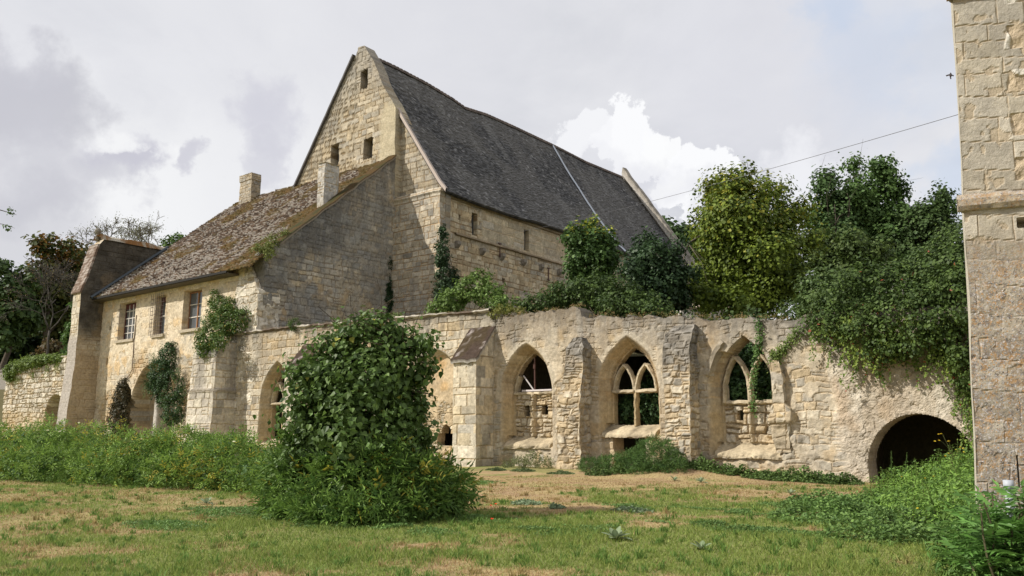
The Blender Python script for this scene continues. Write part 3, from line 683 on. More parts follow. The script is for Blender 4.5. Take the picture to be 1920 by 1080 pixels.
def window(x0, x1, z0, z1, nx, nz, fcol, wood, cage=None, rev=.40):
    y = FY+rev
    fr = .07 if wood else .09
    lst = [bx((x0, y, z0), (x0+fr, y+.08, z1), fcol), bx((x1-fr, y, z0), (x1, y+.08, z1), fcol), bx((x0+fr, y, z0), (x1-fr, y+.08, z0+fr), fcol), bx((x0+fr, y, z1-fr*(1 if wood else 4)), (x1-fr, y+.08, z1), fcol)]
    w = link_mesh('window', *merge(lst)[:2], M_WOOD, wing, merge(lst)[2])
    bars = []
    t = .028 if not wood else .03; bc = (.66, .64, .62) if not wood else (.34, .17, .08)
    for i in range(1, nx): x = x0+(x1-x0)*i/nx; tt = t*(1.5 if wood or i == nx//2 else 1); bars.append(bx((x-tt, y-.01, z0+fr), (x+tt, y+.05, z1-fr), bc))
    for i in range(1, nz): z = z0+(z1-z0)*i/nz; bars.append(bx((x0+fr, y+.003, z-t), (x1-fr, y+.045, z+t), (.62, .58, .52)))
    link_mesh('glazing_bars', *merge(bars)[:2], M_WOOD, w, merge(bars)[2])
    g = bx((x0+.03, y+.05, z0+.03), (x1-.03, y+.06, z1-.03)); link_mesh('pane', g[0], g[1], M_GLASS, w, np.full((8, 3), .2))
    sl = bx((x0-.2, FY-.13, z0-.2), (x1+.12, FY+.5, z0-.01), (.58, .50, .38)); link_mesh('sill', sl[0], sl[1], M_STONE, w, np.tile(A3(.56, .48, .36), (8, 1)))
    if cage:
        cb = []; yy = FY-cage; zz0, zz1 = z0-.05, z1-.05
        for x in np.arange(x0-.25, x1+.2, .26): cb.append(tube([(x, yy, zz0), (x, yy, zz1+.2)], .014, (.13, .10, .09), 4))
        for z in np.arange(zz0+.05, zz1+.1, .27): cb.append(tube([(x0-.25, yy, z), (x1+.2, yy, z)], .012, (.13, .10, .09), 4)); cb.append(tube([(x0-.25, yy, z), (x0-.25, FY, z)], .012, (.13, .10, .09), 4))
        link_mesh('grille', *merge(cb)[:2], M_METAL, w, merge(cb)[2])
    return w
window(-57.45, -55.25, 7.98, 10.62, 4, 5, (.10, .035, .035), False, cage=None)
window(-52.55, -51.30, 8.02, 10.66, 2, 2, (.11, .05, .045), False, cage=.22)
window(-49.05, -46.95, 8.1, 10.62, 2, 3, (.30, .15, .08), True)
cb = []
for z in np.arange(8.2, 10.4, .5): cb.append(tube([(-57.7, FY-.03, z), (-57.7, FY+.0, z+.1)], .014, (.13, .1, .09), 4)); cb.append(tube([(-57.75, FY-.06, z), (-57.1, FY-.06, z)], .014, (.13, .1, .09), 4))
cb.append(tube([(-57.4, FY-.06, 8.1), (-57.4, FY-.06, 10.6)], .014, (.13, .1, .09), 4)); link_mesh('iron_bars', *merge(cb)[:2], M_METAL, wing, merge(cb)[2])
V, F, c = tube([(-55.0, FY-.04, 9.6), (-55.05, FY-.05, 8), (-55.0, FY-.04, 5.8), (-55.3, FY-.05, 5.4), (-56.3, FY-.04, 4.9)], .03, (.16, .11, .08), 5); link_mesh('cable', V, F, M_METAL, wing, np.tile(c, (len(V), 1)))
# lean-to roof
def rz(y): return 11.3+.86*(y-27.6)
def roof_grid(name, mat, parent, P, nS, nT, rows, cols, colfn, amp=.04, seed=60, th=.16):
    """P(s,t)->(...,3) s along the eave 0..1, t from eave 0 to ridge 1; rows and cols are tile counts"""
    s = np.linspace(0, 1, nS)[:, None]; t = np.linspace(0, 1, nT)[None, :]; S = s+0*t; T = t+0*s
    B = P(S, T); e = 1e-3; n = np.cross(P(S+e, T)-B, P(S, T+e)-B); n /= np.linalg.norm(n, axis=-1, keepdims=True)
    r = T*rows+.25*(fbm2(S*cols*.06, T*rows*.1, seed, 3)-.5)+.18*(vn2(S*cols*.5, np.floor(T*rows), seed+9)-.5); ri = np.floor(r); rf = r-ri
    ci = np.floor(S*cols+.5*(ri % 2)+.3*_h(ri, ri*0+seed)); k = _h(ci, ri, ri*0+seed+1); k2 = _h(ci, ri, ri*0+seed+2)
    lift = amp*(1-rf)+(k-.5)*amp*.8
    V = B+n*lift[..., None]
    c = colfn(S, T, k, k2, rf, V)
    idx = np.arange(nS*nT).reshape(nS, nT)
    f = np.stack([idx[:-1, :-1].ravel(), idx[1:, :-1].ravel(), idx[1:, 1:].ravel(), idx[:-1, 1:].ravel()], 1)
    V = V.reshape(-1, 3); Bk = (B-n*th).reshape(-1, 3)
    rim = np.concatenate([idx[:, 0], idx[-1, 1:], idx[::-1, -1][1:], idx[0, ::-1][1:]]); m = len(V)
    Bv = Bk[rim]; rf_ = np.stack([np.arange(len(rim)-1)+m+0, np.arange(1, len(rim))+m, rim[1:], rim[:-1]], 1)
    cc = c.reshape(-1, 3)
    return link_mesh(name, np.concatenate([V, Bv]), [f, rf_], mat, parent, np.concatenate([cc, cc[rim]*.3]))
def wing_P(S, T):
    X = -60.25+S*19.6; Y = 27.45+T*(39.25-27.45)
    sag = -.22*np.sin(np.pi*T)*np.sin(np.pi*np.clip(S, 0, 1))-.10*(fbm2(X*.4, Y*.4, 61, 3)-.5)
    Z = rz(Y)+sag+.25*sstep(.12, 0, T)*0
    return np.stack([X, Y, Z], -1)
def wing_col(S, T, k, k2, rf, V):
    base = np.where((k < .55)[..., None], A3(.115, .083, .060), np.where((k < .8)[..., None], A3(.17, .118, .085), A3(.085, .065, .052)))*(.7+.6*k2)[..., None]
    lich = sstep(.38, .5, k2+.8*(fbm2(V[..., 0]*.8, V[..., 1]*.8, 62, 4)-.5)-.18*T)*sstep(.55, .35, rf)
    c = lerp3(base, base*0+A3(.45, .42, .375), lich*.85)
    ms = sstep(.50, .62, fbm2(V[..., 0]*.55, V[..., 1]*.8, 63, 5)+.30*sstep(.80, .98, S+.03*T)+.10*sstep(.6, 1, T)-.06)
    c = lerp3(c, c*0+lerp3(A3(.10, .085, .03)+c*0, A3(.17, .10, .035)+c*0, vn2(V[..., 0]*5, V[..., 1]*5, 64)), ms*.85)
    return c
roof_grid('roof', M_TILE, wing, wing_P, 420, 380, 62, 92, wing_col, .10, 60, th=.05)
# mossy strip on the raking wall head and its pale edge stones
ys = np.arange(29.3, 38.95, .12); V = []
for y in ys:
    n1_ = .10*(vn2(np.array([y*2.]), np.array([0.]), 3)[0]-.5)
    for (x, dz) in ((-41.75, .14), (-41.3, .26), (-40.85, .25), (-40.48, .20), (-40.45, .02)): V.append([x, y, rz(y)+dz+n1_])
V = np.array(V); F = np.array([[i*5+j, i*5+j+1, (i+1)*5+j+1, (i+1)*5+j] for i in range(len(ys)-1) for j in range(4)])
q = fbm2(V[:, 0]*2, V[:, 1]*1.3, 66, 4); c = lerp3(A3(.075, .046, .018)+V*0, A3(.042, .042, .016)+V*0, sstep(.42, .56, q)); c[(np.arange(len(V)) % 5) >= 4] = A3(.30, .25, .19)
link_mesh('wall_head', V, [F], M_TILE, wing, c)
V, F, c = merge([bx((-60.3, 27.40, 11.06), (-43.0, 27.48, 11.2), (.02, .018, .016)), bx((-60.2, 27.5, 11.02), (-43.0, 28.35, 11.10), (.12, .10, .08))]); link_mesh('eaves_board', V, F, M_WOOD, wing, c)
pp = [(-59.93, y, rz(y)+.16) for y in np.linspace(27.3, 32.9, 8)]
V, F, c = tube(pp, .13, (.06, .075, .09), 6); link_mesh('lead_flashing', V, F, M_METAL, wing, np.tile(A3(.06, .075, .09), (len(V), 1)))
V, F, c = merge([bx((-60, 39.0, 5), (-52.5, 39.3, 21.2), (.4, .35, .27))]); link_mesh('back_wall', V, F, M_STONE, wing, c)
# raking end wall and its broken foot
def rake_fn(U, Z):
    c, r = stone_col(U, Z, 71, .37, .64, .28, var=.3, jcol=A3(.42, .32, .20), pal=(A3(.60, .54, .43), A3(.60, .48, .30), A3(.40, .385, .35)), w=(.45, .35, .2), jdark=.45, joint=.03, stain=.0, plaster=(-.05, A3(.56, .48, .36)))
    s = sstep(.45, .57, fbm2(U*.5, Z*.42, 72, 7, .66)+.15*sstep(4.2, .4, rz(U)-Z)-.02)
    s1, s2, m = stones(U, Z, .37, .64, 71, .28, .03); s = np.clip(s*1.25, 0, 1)*(.6+.4*sstep(.25, .6, s2)); c = lerp3(c, c*.2+A3(.20, .20, .19)*(.6+.8*fbm2(U*4, Z*4, 73, 4))[..., None], s*.8)
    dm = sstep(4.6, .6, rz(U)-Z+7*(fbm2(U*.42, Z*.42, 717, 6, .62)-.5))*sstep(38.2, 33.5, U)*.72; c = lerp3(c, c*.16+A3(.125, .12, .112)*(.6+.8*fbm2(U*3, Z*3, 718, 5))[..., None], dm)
    c = streaks(c, U, Z, rz(U)+.1, 4.5, 715, .85, A3(.17, .165, .155))
    s = sstep(.56, .66, fbm2(U*1.6, Z*1.6, 74, 5)); c = lerp3(c, c*0+A3(.50, .49, .44), s*.35)
    return c, r
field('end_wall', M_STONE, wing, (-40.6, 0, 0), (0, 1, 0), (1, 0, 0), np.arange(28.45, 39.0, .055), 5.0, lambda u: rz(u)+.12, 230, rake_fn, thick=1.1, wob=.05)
pillar('wall_foot', M_STONE, wing, [3, 9.3, 9.9, 10.3, 10.9, 11.6], [-43.0, -43.0, -42.95, -42.9, -42.9, -42.7], [-40.55, -40.6, -40.62, -41.0, -41.5, -41.9], [28.0, 28.05, 28.1, 28.15, 28.25, 28.4], 29.6, lambda U, Z: stone_col(U, Z, 75, .42, .6, .7, pal=(A3(.72, .66, .55), PALE, OCH), w=(.6, .25, .15), jdark=.6, stain=.1), rough=.06, wob=.05)
# end buttress with the wall rising above the roof
def eb_fn(U, Z):
    c, r = stone_col(U, Z, 81, .42, .62, .3, pal=(A3(.66, .59, .47), PALE, OCH), w=(.6, .2, .2), jdark=.6, stain=.05)
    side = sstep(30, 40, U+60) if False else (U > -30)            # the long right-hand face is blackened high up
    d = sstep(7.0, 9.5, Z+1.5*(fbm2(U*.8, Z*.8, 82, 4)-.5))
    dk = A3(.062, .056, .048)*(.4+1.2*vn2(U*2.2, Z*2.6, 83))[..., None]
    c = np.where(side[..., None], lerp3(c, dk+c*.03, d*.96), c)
    o = side*sstep(.5, .62, fbm2(U*.7, Z*.7, 84, 4))*sstep(14, 12, Z)*.4
    c = lerp3(c, c*0+A3(.36, .26, .15), o)
    str_ = side*np.exp(-((U-(40-60.0)-27.35)/.22)**2)*0
    pl = (~side)*sstep(8.6, 8.0, Z); c = lerp3(c, c*0+A3(.50, .45, .40)*(.9+.2*vn2(U*20, Z*20, 85))[..., None], pl*.9); r = r*(1-pl*.7)
    pl2 = side*sstep(7.8, 6.6, Z+.6*(vn2(U, Z, 86)-.5)); c = lerp3(c, c*0+A3(.52, .40, .26)*(.7+.5*fbm2(U*2, Z*2, 87, 5))[..., None], pl2*.8)
    return c, r
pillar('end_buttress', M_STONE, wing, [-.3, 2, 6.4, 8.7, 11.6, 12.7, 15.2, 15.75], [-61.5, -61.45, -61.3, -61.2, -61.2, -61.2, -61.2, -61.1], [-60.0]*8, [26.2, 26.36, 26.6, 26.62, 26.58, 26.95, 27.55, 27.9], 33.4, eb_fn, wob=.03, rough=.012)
# tile-hung slope and mossy crest
V = []; zz = np.linspace(11.5, 15.3, 40)
for z in zz:
    y = np.interp(z, [11.6, 12.7, 15.2], [26.58, 26.95, 27.55])-.09-.05*((z*6) % 1)
    for x in np.linspace(-61.35, -59.95, 9): V.append([x, y, z])
V = np.array(V); idx = np.arange(len(V)).reshape(40, 9); f = np.stack([idx[:-1, :-1].ravel(), idx[:-1, 1:].ravel(), idx[1:, 1:].ravel(), idx[1:, :-1].ravel()], 1)
Bk = V+np.array([0, .15, 0]); rim = np.concatenate([idx[0, :], idx[1:, -1], idx[-1, ::-1][1:], idx[::-1, 0][1:]]); m = len(V)
link_mesh('tile_weathering', np.concatenate([V, Bk]), [f, np.stack([rim[:-1], rim[:-1]+m, rim[1:]+m, rim[1:]], 1)], M_TILE, wing, np.tile(lerp3(A3(.17, .12, .09)+V*0, A3(.34, .29, .25)+V*0, sstep(.4, .65, vn2(V[:, 0]*4, V[:, 2]*5, 88))), (2, 1)))
V = []; ys = np.arange(27.6, 33.4, .12)
for y in ys:
    for x, dz in ((-61.2, 0), (-61.0, .28), (-60.5, .36), (-60.05, .26), (-59.9, -.05)): V.append([x, y, 15.75+dz*(.6+.8*vn2(np.array([y*2]), np.array([x*2]), 5)[0])])
V = np.array(V); F = np.array([[i*5+j, i*5+j+1, (i+1)*5+j+1, (i+1)*5+j] for i in range(len(ys)-1) for j in range(4)])
q = fbm2(V[:, 1]*1.5, V[:, 0]*2, 89, 4); link_mesh('mossy_crest', V, [F], M_TILE, wing, lerp3(A3(.24, .125, .05)+V*0, A3(.45, .41, .33)+V*0, sstep(.5, .62, q)))
V, F, c = tube([(-60.8, 27.75, 15.8), (-60.8, 27.75, 16.2), (-60.8, 27.75, 16.3), (-60.8, 27.75, 16.45), (-60.8, 27.75, 16.62), (-60.8, 27.75, 16.7)], [.16, .12, .2, .24, .17, .03], (.3, .28, .24), 10); link_mesh('finial', V, F, M_STONE, wing, np.tile(A3(.28, .26, .22), (len(V), 1)))
def chim(x0, x1, y0, y1, z0, z1, capz, seed, pal):
    o = pillar('chimney', M_STONE, wing, [z0, z1-capz, z1-capz+.02, z1], [x0, x0, x0-.06, x0-.06], [x1, x1, x1+.06, x1+.06], [y0, y0, y0-.06, y0-.06], y1, sc(seed, .28, .45, .4, **pal), wob=.03, rough=.02)
    n = 6; V, F, c = bx((x0, y1-.01, z0), (x1, y1+.02, z1-.05)); link_mesh('rear_face', V, F, M_STONE, o, np.tile(A3(.4, .36, .3), (8, 1)))
chim(-42.15, -41.45, 33.3, 34.5, 15.6, 19.35, .02, 91, dict(pal=(A3(.66, .62, .55), A3(.55, .52, .47), GREY), stain=.5, stain_col=A3(.30, .29, .28), jdark=.8, joint=.012))
chim(-58.85, -57.2, 38.3, 39.2, 20.0, 23.1, .62, 93, dict(pal=(A3(.60, .50, .36), GREY, OCH), stain=.5, w=(.5, .4, .1)))

# ------------------------------------------------------------------ the great barn-like church
church = thing('monastery_church', 'tall limestone gabled hall with a sagging dark slate roof', 'church', (-44, 42, 0))
GY = 39.45
def ghi(u): return np.interp(u, [-53.4, -45.25, -45.05, -44.35, -43.9, -43.2, -42.0, -40.6, -39.9, -36.1], [18.9, 30.45, 30.95, 30.9, 30.15, 29.2, 26.85, 24.75, 23.5, 17.75])+.05*(vn2(u*2.5, u*0, 3)-.5)
def gable_fn(U, Z):
    c, r = stone_col(U, Z, 101, .42, .72, .22, pal=(A3(.52, .455, .345), A3(.50, .41, .275), A3(.42, .39, .33)), w=(.5, .3, .2), jdark=.45, joint=.028, jcol=A3(.50, .37, .22), stain=.3, stain_col=A3(.27, .25, .22), var=.26)
    c = streaks(c, U, Z, ghi(U), 3.5, 711, .7, A3(.24, .225, .20))
    g = sstep(25.5, 29.5, Z+1.2*(fbm2(U*.8, Z*.8, 102, 4)-.5)); c = lerp3(c, c*0+A3(.40, .375, .33)*(.6+.7*vn2(U*5, Z*5, 103))[..., None], g*.6)
    pl = ((U > -42.35) & (U < -40.6))*sstep(26.0, 24.8, Z); pl = pl*sstep(-42.5, -41.9, U+.4*(vn2(Z*1.2, Z*0, 4)-.5))
    c = lerp3(c, c*0+A3(.60, .52, .36)*(.88+.2*fbm2(U*3, Z*3, 104, 4))[..., None], pl*.9); r = r*(1-.8*pl)
    h = np.where(U < -40.62, .55, 0.0)
    return c, r*1.3+h
GW = [(-47.75, -46.85, 21.85, 23.5), (-43.95, -43.1, 21.58, 23.1), (-44.6, -43.85, 27.35, 28.8)]
def gable_mask(U, Z):
    m = np.ones(U.shape, bool)
    for w in GW: m &= ~(sd_rect(U, Z, *w) > 0)
    return m
field('gable_wall', M_STONE, church, (0, GY, 0), (1, 0, 0), (0, -1, 0), np.arange(-53.4, -36.05, .07), 5, ghi, 300, gable_fn, gable_mask, thick=.5, wob=.04)
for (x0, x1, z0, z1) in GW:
    V, F, c = bx((x0+.35, GY-.1, z0-.1), (x1+.1, GY-.02, z1+.1), (.05, .045, .04)); link_mesh('dark_backing_slab', V, F, M_STONE, church, np.tile(A3(.05, .045, .04), (8, 1)))  # near-black slab, its colour painted for the unlit inside
pillar('gable_buttress', M_STONE, church, [5, 11, 13.5, 17.6, 17.75, 18.05], [-40.8]*6, [-35.85, -35.9, -36.1, -36.15, -36.05, -36.15], [38.75, 38.8, 38.9, 38.9, 38.8, 39.0], 39.5, lambda U, Z: stone_col(U, Z, 105, .38, .6, .25, var=.26, jcol=A3(.52, .36, .20), pal=(A3(.56, .50, .40), A3(.55, .47, .34), GREY), w=(.5, .25, .25), jdark=.55, joint=.028, stain=.45, stain_col=A3(.24, .23, .21), stain_scale=.7), du=.06, dz=.06, wob=.04, rough=.012)
SX = -36.3
SL = [(42.5, 43.05), (48.7, 49.3), (55.6, 56.1)]
def side_fn(U, Z):
    c, r = stone_col(U, Z, 111, .40, .62, .25, var=.26, jcol=A3(.50, .35, .20), pal=(A3(.63, .54, .38), A3(.62, .48, .29), A3(.50, .46, .38)), w=(.5, .4, .1), jdark=.5, joint=.03, stain=.12)
    c2, r2 = stone_col(U, Z, 112, .62, 1.1, .2, pal=(A3(.63, .54, .38), A3(.58, .47, .31), A3(.50, .46, .38)), w=(.6, .3, .1), jdark=.8, stain=.15)
    t = sstep(14.95, 15.1, Z)*sstep(43.4, 43.7, U); c = lerp3(c, c2, t); r = r*(1-t)+r2*t*.6
    e = sstep(17.55, 17.75, Z+.1*(vn2(U, Z, 2)-.5)); c = lerp3(c, c*0+A3(.40, .34, .25), e*.5); c = streaks(c, U, Z, np.where(Z > 15.1, 17.8, 15.0), 1.3, 721, .5, A3(.28, .25, .20)); return c, r*1.2+e*.05
def side_mask(U, Z):
    m = np.ones(U.shape, bool)
    for (a, b) in SL: m &= ~(sd_rect(U, Z, a, b, 15.35, 17.0) > 0)
    for (y, z) in ((41.0, 16.2), (46.0, 12.4), (43.2, 12.3), (52.0, 12.6)): m &= ~(sd_rect(U, Z, y, y+.2, z, z+.32) > 0)
    return m
field('side_wall', M_STONE, church, (SX, 0, 0), (0, 1, 0), (1, 0, 0), np.concatenate([np.arange(39.4, 66, .08), np.arange(66, 80, .25)]), 5, 17.85, 170, side_fn, side_mask, thick=.45, wob=.04)
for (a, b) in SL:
    V, F, c = bx((SX-.5, a-.1, 15.3), (SX-.4, b+.1, 17.1)); link_mesh('dark_backing_slab', V, F, M_STONE, church, np.tile(A3(.10, .095, .09), (8, 1)))  # dark slab behind each slit, interior shade put into its colour
def strip(name, y0, y1, z, d, hgt, col):
    ys = np.arange(y0, y1, .2); V = []
    for y in ys:
        j = .03*(vn2(np.array([y*2]), np.array([z]), 7)[0]-.5)
        for (dx, dz) in ((0, hgt), (d, hgt*.7+j), (d, 0+j), (0, -.05)): V.append([SX+dx+.02, y, z+dz])
    F = np.array([[i*4+j, i*4+j+1, (i+1)*4+j+1, (i+1)*4+j] for i in range(len(ys)-1) for j in range(3)])[:, ::-1]
    V = np.array(V); return link_mesh(name, V, [F], M_STONE, church, np.array(col)*(.75+.5*vn2(V[:, 1]*2, V[:, 2], 5))[:, None])
strip('string_course', 40.6, 62, 15.02, .16, .16, A3(.42, .33, .23)); strip('eaves_course', 39.5, 79, 17.5, .15, .22, A3(.36, .29, .20))
for y in (40.81, 43.53, 45.82, 48.46, 50.78, 53.31):
    V = []; s_ = .17
    for (dx, z0, z1) in ((0, 14.05, 14.55), (.14, 14.15, 14.55), (.30, 14.32, 14.55)): V += [[SX+dx, y-s_, z0], [SX+dx, y+s_, z0], [SX+dx, y+s_, z1], [SX+dx, y-s_, z1]]
    F = [[i*4+j, i*4+(j+1) % 4, (i+1)*4+(j+1) % 4, (i+1)*4+j] for i in range(2) for j in range(4)]+[[8, 9, 10, 11]]
    link_mesh('corbel', np.array(V), [np.array(F)], M_STONE, church, np.tile(A3(.33, .29, .24), (len(V), 1)))
for y, z in ((45.6, 14.9), (51.85, 14.05)):
    V, F, c = merge([tube([(SX+.06, y, z-.55), (SX+.06, y, z+.35)], .045, (.11, .06, .045), 6), tube([(SX+.06, y-.18, z+.38), (SX+.06, y+.18, z+.38)], .04, (.11, .06, .045), 6), tube([(SX+.06, y-.15, z-.57), (SX+.06, y+.15, z-.57)], .04, (.11, .06, .045), 6)]); link_mesh('tie_anchor', V, F, M_METAL, church, c)
# slate roof, ridge along Y
def rid(y): return np.interp(y, [39, 42.4, 46.1, 49.3, 51, 54, 58, 65, 71, 79], [30.35, 30.42, 30.32, 30.05, 29.78, 30.12, 30.22, 30.28, 30.18, 30.5])
def slate_P(S, T):
    Y = 39.25+S*39.6; X = -35.80-T*8.8; zr = rid(Y); ze = 17.50+.12*np.sin(Y*.25)+.12*(fbm2(Y*.3, Y*0, 9, 3)-.5)
    Z = ze+(zr-ze)*T-.55*np.sin(np.pi*T)*sstep(0, .12, S)*sstep(1, .9, S)+.30*(fbm2(Y*.22, T*5, 121, 4)-.5)*np.sin(np.pi*np.clip(T, 0, 1))+.22*sstep(.10, 0, T)
    return np.stack([X, Y, Z], -1)
def slate_col(S, T, k, k2, rf, V):
    c = A3(.070, .069, .069)*(.45+1.15*k)[..., None]
    y, z = V[..., 1], V[..., 2]
    b = fbm2(y*.25, z*.3, 122, 5); c = lerp3(c, c*0+A3(.15, .142, .13), sstep(.47, .62, b)*.5); b2 = fbm2(y*.9, z*.18, 126, 5); c = lerp3(c, c*0+A3(.20, .195, .185), sstep(.55, .68, b2)*.45)
    lt = (k2 > .955-.05*sstep(.55, .7, fbm2(y*.6, z*.6, 123, 4))-.05*sstep(.4, .05, T)*sstep(.5, .1, S)); c = np.where(lt[..., None], A3(.22, .215, .21)*(.6+.6*k)[..., None], c)
    c = c*(.75+.5*fbm2(y*3, z*3, 124, 4))[..., None]
    c = lerp3(c, c*0+A3(.17, .16, .145), sstep(.04, .0, rf-.05)*.25); return c
roof_grid('slate_roof', M_SLATE, church, slate_P, 420, 260, 78, 150, slate_col, .05, 120, th=.2)
def back_P(S, T):
    P = slate_P(S, T); P[..., 0] = -89.2-P[..., 0]; P[..., 1] = P[..., 1]; return P
def back_P2(S, T): return back_P(1-S, T)
roof_grid('rear_slate_roof', M_SLATE, church, back_P2, 120, 60, 78, 150, lambda S, T, k, k2, rf, V: A3(.066, .061, .058)*(.55+.95*k)[..., None], .04, 121, th=.2)
ys = np.arange(39.6, 78.8, .38)
for_r = []
V = []; 
for y in np.arange(39.5, 78.8, .10):
    z = float(rid(y)); up_ = .10*(((y/.38) % 1) < .75)
    for (dx, dz) in ((-.22, -.14), (-.12, .06+up_), (.0, .12+up_), (.12, .06+up_), (.22, -.14)): V.append([-44.6+dx, y, z+dz])
n = len(V)//5; F = np.array([[i*5+j, (i+1)*5+j, (i+1)*5+j+1, i*5+j+1] for i in range(n-1) for j in range(4)]); V = np.array(V)
link_mesh('ridge_tiles', V, [F], M_TILE, church, A3(.13, .105, .09)*(.6+.8*vn2(V[:, 1]*2.6, V[:, 0], 5))[:, None])
V = []
for u in np.linspace(-53.3, -45.35, 60):
    z = float(ghi(np.array([u]))[0])+.05*(vn2(np.array([u*4]), np.array([0.]), 3)[0]-.5); V += [[u-.03, GY-.75, z-.02], [u-.10, GY-.75, z+.13], [u-.10, GY+.5, z+.13], [u, GY+.5, z-.1]]
F = np.array([[i*4+j, i*4+(j+1) % 4, (i+1)*4+(j+1) % 4, (i+1)*4+j] for i in range(59) for j in range(4)]); link_mesh('slate_verge', np.array(V), [F], M_SLATE, church, np.tile(A3(.085, .08, .078), (len(V), 1)))
# pale verge, metal strip down the slope, far parapet gable
V = []; T = np.linspace(0.01, .78, 40)
for t in T:
    p = slate_P(np.array(0.0), np.array(t)); j = .05*(vn2(np.array([t*20]), np.array([0.]), 4)[0]-.5)
    V += [[p[0]+.05, p[1]-.10, p[2]+.10+j], [p[0]+.0, p[1]-.12, p[2]-.16], [p[0]-.02, p[1]+.12, p[2]-.16], [p[0]+.04, p[1]+.1, p[2]+.12+j]]
F = np.array([[i*4+j, i*4+(j+1) % 4, (i+1)*4+(j+1) % 4, (i+1)*4+j] for i in range(39) for j in range(4)])[:, ::-1]
link_mesh('verge', np.array(V), [F], M_WOOD, church, np.tile(A3(.44, .37, .32), (len(V), 1)))
V = []; T = np.linspace(0.0, 1.0, 50); S0 = (64.6-39.25)/39.6
for t in T:
    p = slate_P(np.array(S0-.028*(1-t)), np.array(t))
    j = .05*(vn2(np.array([t*30]), np.array([0.]), 4)[0]-.5)
    V += [[p[0]+.06, p[1]-.16+j, p[2]+.08], [p[0]+.12, p[1], p[2]+.16], [p[0]+.06, p[1]+.16+j, p[2]+.08]]
F = np.array([[i*3+j, i*3+j+1, (i+1)*3+j+1, (i+1)*3+j] for i in range(49) for j in range(2)])
link_mesh('metal_flashing', np.array(V), [F], M_METAL, church, np.tile(A3(.50, .54, .60), (len(V), 1)))
V = []; T = np.linspace(0, 1.0, 60)
for t in T:
    x = -35.6-t*9.0; z = 17.6+(30.9-17.6)*t; j = .18*(vn2(np.array([t*26]), np.array([0.]), 4)[0]-.5)
    V += [[x, 78.7, z+.05], [x+.15, 78.75, z+.75+j], [x+.15, 79.6, z+.85+j], [x, 79.65, z-1.2]]
V = np.array(V); F = np.array([[i*4+j, i*4+(j+1) % 4, (i+1)*4+(j+1) % 4, (i+1)*4+j] for i in range(59) for j in range(4)]); F = np.concatenate([F, [[59*4, 59*4+1, 59*4+2, 59*4+3]]])
cc = A3(.40, .36, .30)*(.45+1.0*vn2(V[:, 2]*3, V[:, 0]*3, 5))[:, None]; cc[0::4] = A3(.62, .58, .52)
link_mesh('far_gable_parapet', V, [F], M_STONE, church, cc)
V = np.array([[-36.3, 79.1, 5], [-52.9, 79.1, 5], [-52.9, 79.1, 17.6], [-44.6, 79.1, 30.6], [-36.3, 79.1, 17.6], [-36.3, 79.5, 5], [-52.9, 79.5, 5], [-52.9, 79.5, 17.6], [-44.6, 79.5, 30.6], [-36.3, 79.5, 17.6]])
me_o = link_mesh('far_gable_wall', V, [np.array([[0, 1, 2, 3, 4]]), np.array([[9, 8, 7, 6, 5]]), np.array([[0, 5, 6, 1], [1, 6, 7, 2], [0, 4, 9, 5]])], M_STONE, church, np.tile(A3(.42, .37, .29), (10, 1)))
V, F, c = bx((-52.95, 39.5, 5), (-52.55, 79.1, 17.7)); link_mesh('rear_side_wall', V, F, M_STONE, church, np.tile(A3(.42, .37, .29), (8, 1)))

# ------------------------------------------------------------------ low wall at the far left
lw = thing('low_boundary_wall', 'low eroded pale wall with a small arched recess, ivy spilling over its top', 'wall', (-70, 28.5, 0))
def lw_fn(U, Z):
    c, r = stone_col(U, Z, 131, .40, .55, 1.0, pal=(A3(.74, .67, .55), PALE, OCH), w=(.55, .3, .15), joint=.04, jdark=.55, stain=.1)
    o = sstep(3.8, 2.2, Z+.8*(vn2(U, Z, 132)-.5)); c = lerp3(c, c*0+A3(.66, .50, .28)*(.6+.7*fbm2(U*3, Z*3, 133, 4))[..., None], o*.6)
    d = sd_arch(U, Z, -66.6, 1.65, 2.8, 4.4, -1)+.2*(vn2(U*2, Z*2, 4)-.5)
    h = np.where(d > 0, -1.0*sstep(0, .25, d), r*2.2); c = np.where((d > .05)[..., None], c*.8, c)
    return c, h
field('wall', M_STONE, lw, (0, 28.3, 0), (1, 0, 0), (0, -1, 0), np.arange(-76.2, -61.0, .07), -.3, lambda u: np.interp(u, [-76.2, -74, -71, -66, -61], [6.5, 6.9, 7.35, 7.35, 7.2])+.15*(vn2(u*1.5, u*0, 2)-.5), 120, lw_fn, None, thick=1.0, back=True, wob=.06)
V, F, c = bx((-76.2, 29.25, -.3), (-61, 29.3, 6.2)); 
fw_ = thing('distant_wall', 'low grey stone wall end showing past the ivy at the far left edge', 'wall', (-92, 36, 0))
V, F, c = merge([bx((-100, 36, 0), (-84, 36.8, 8.0), (.34, .31, .27)), bx((-100.1, 35.9, 8.0), (-83.9, 36.9, 8.2), (.25, .23, .2))]); link_mesh('wall', V, F, M_STONE, fw_, c)

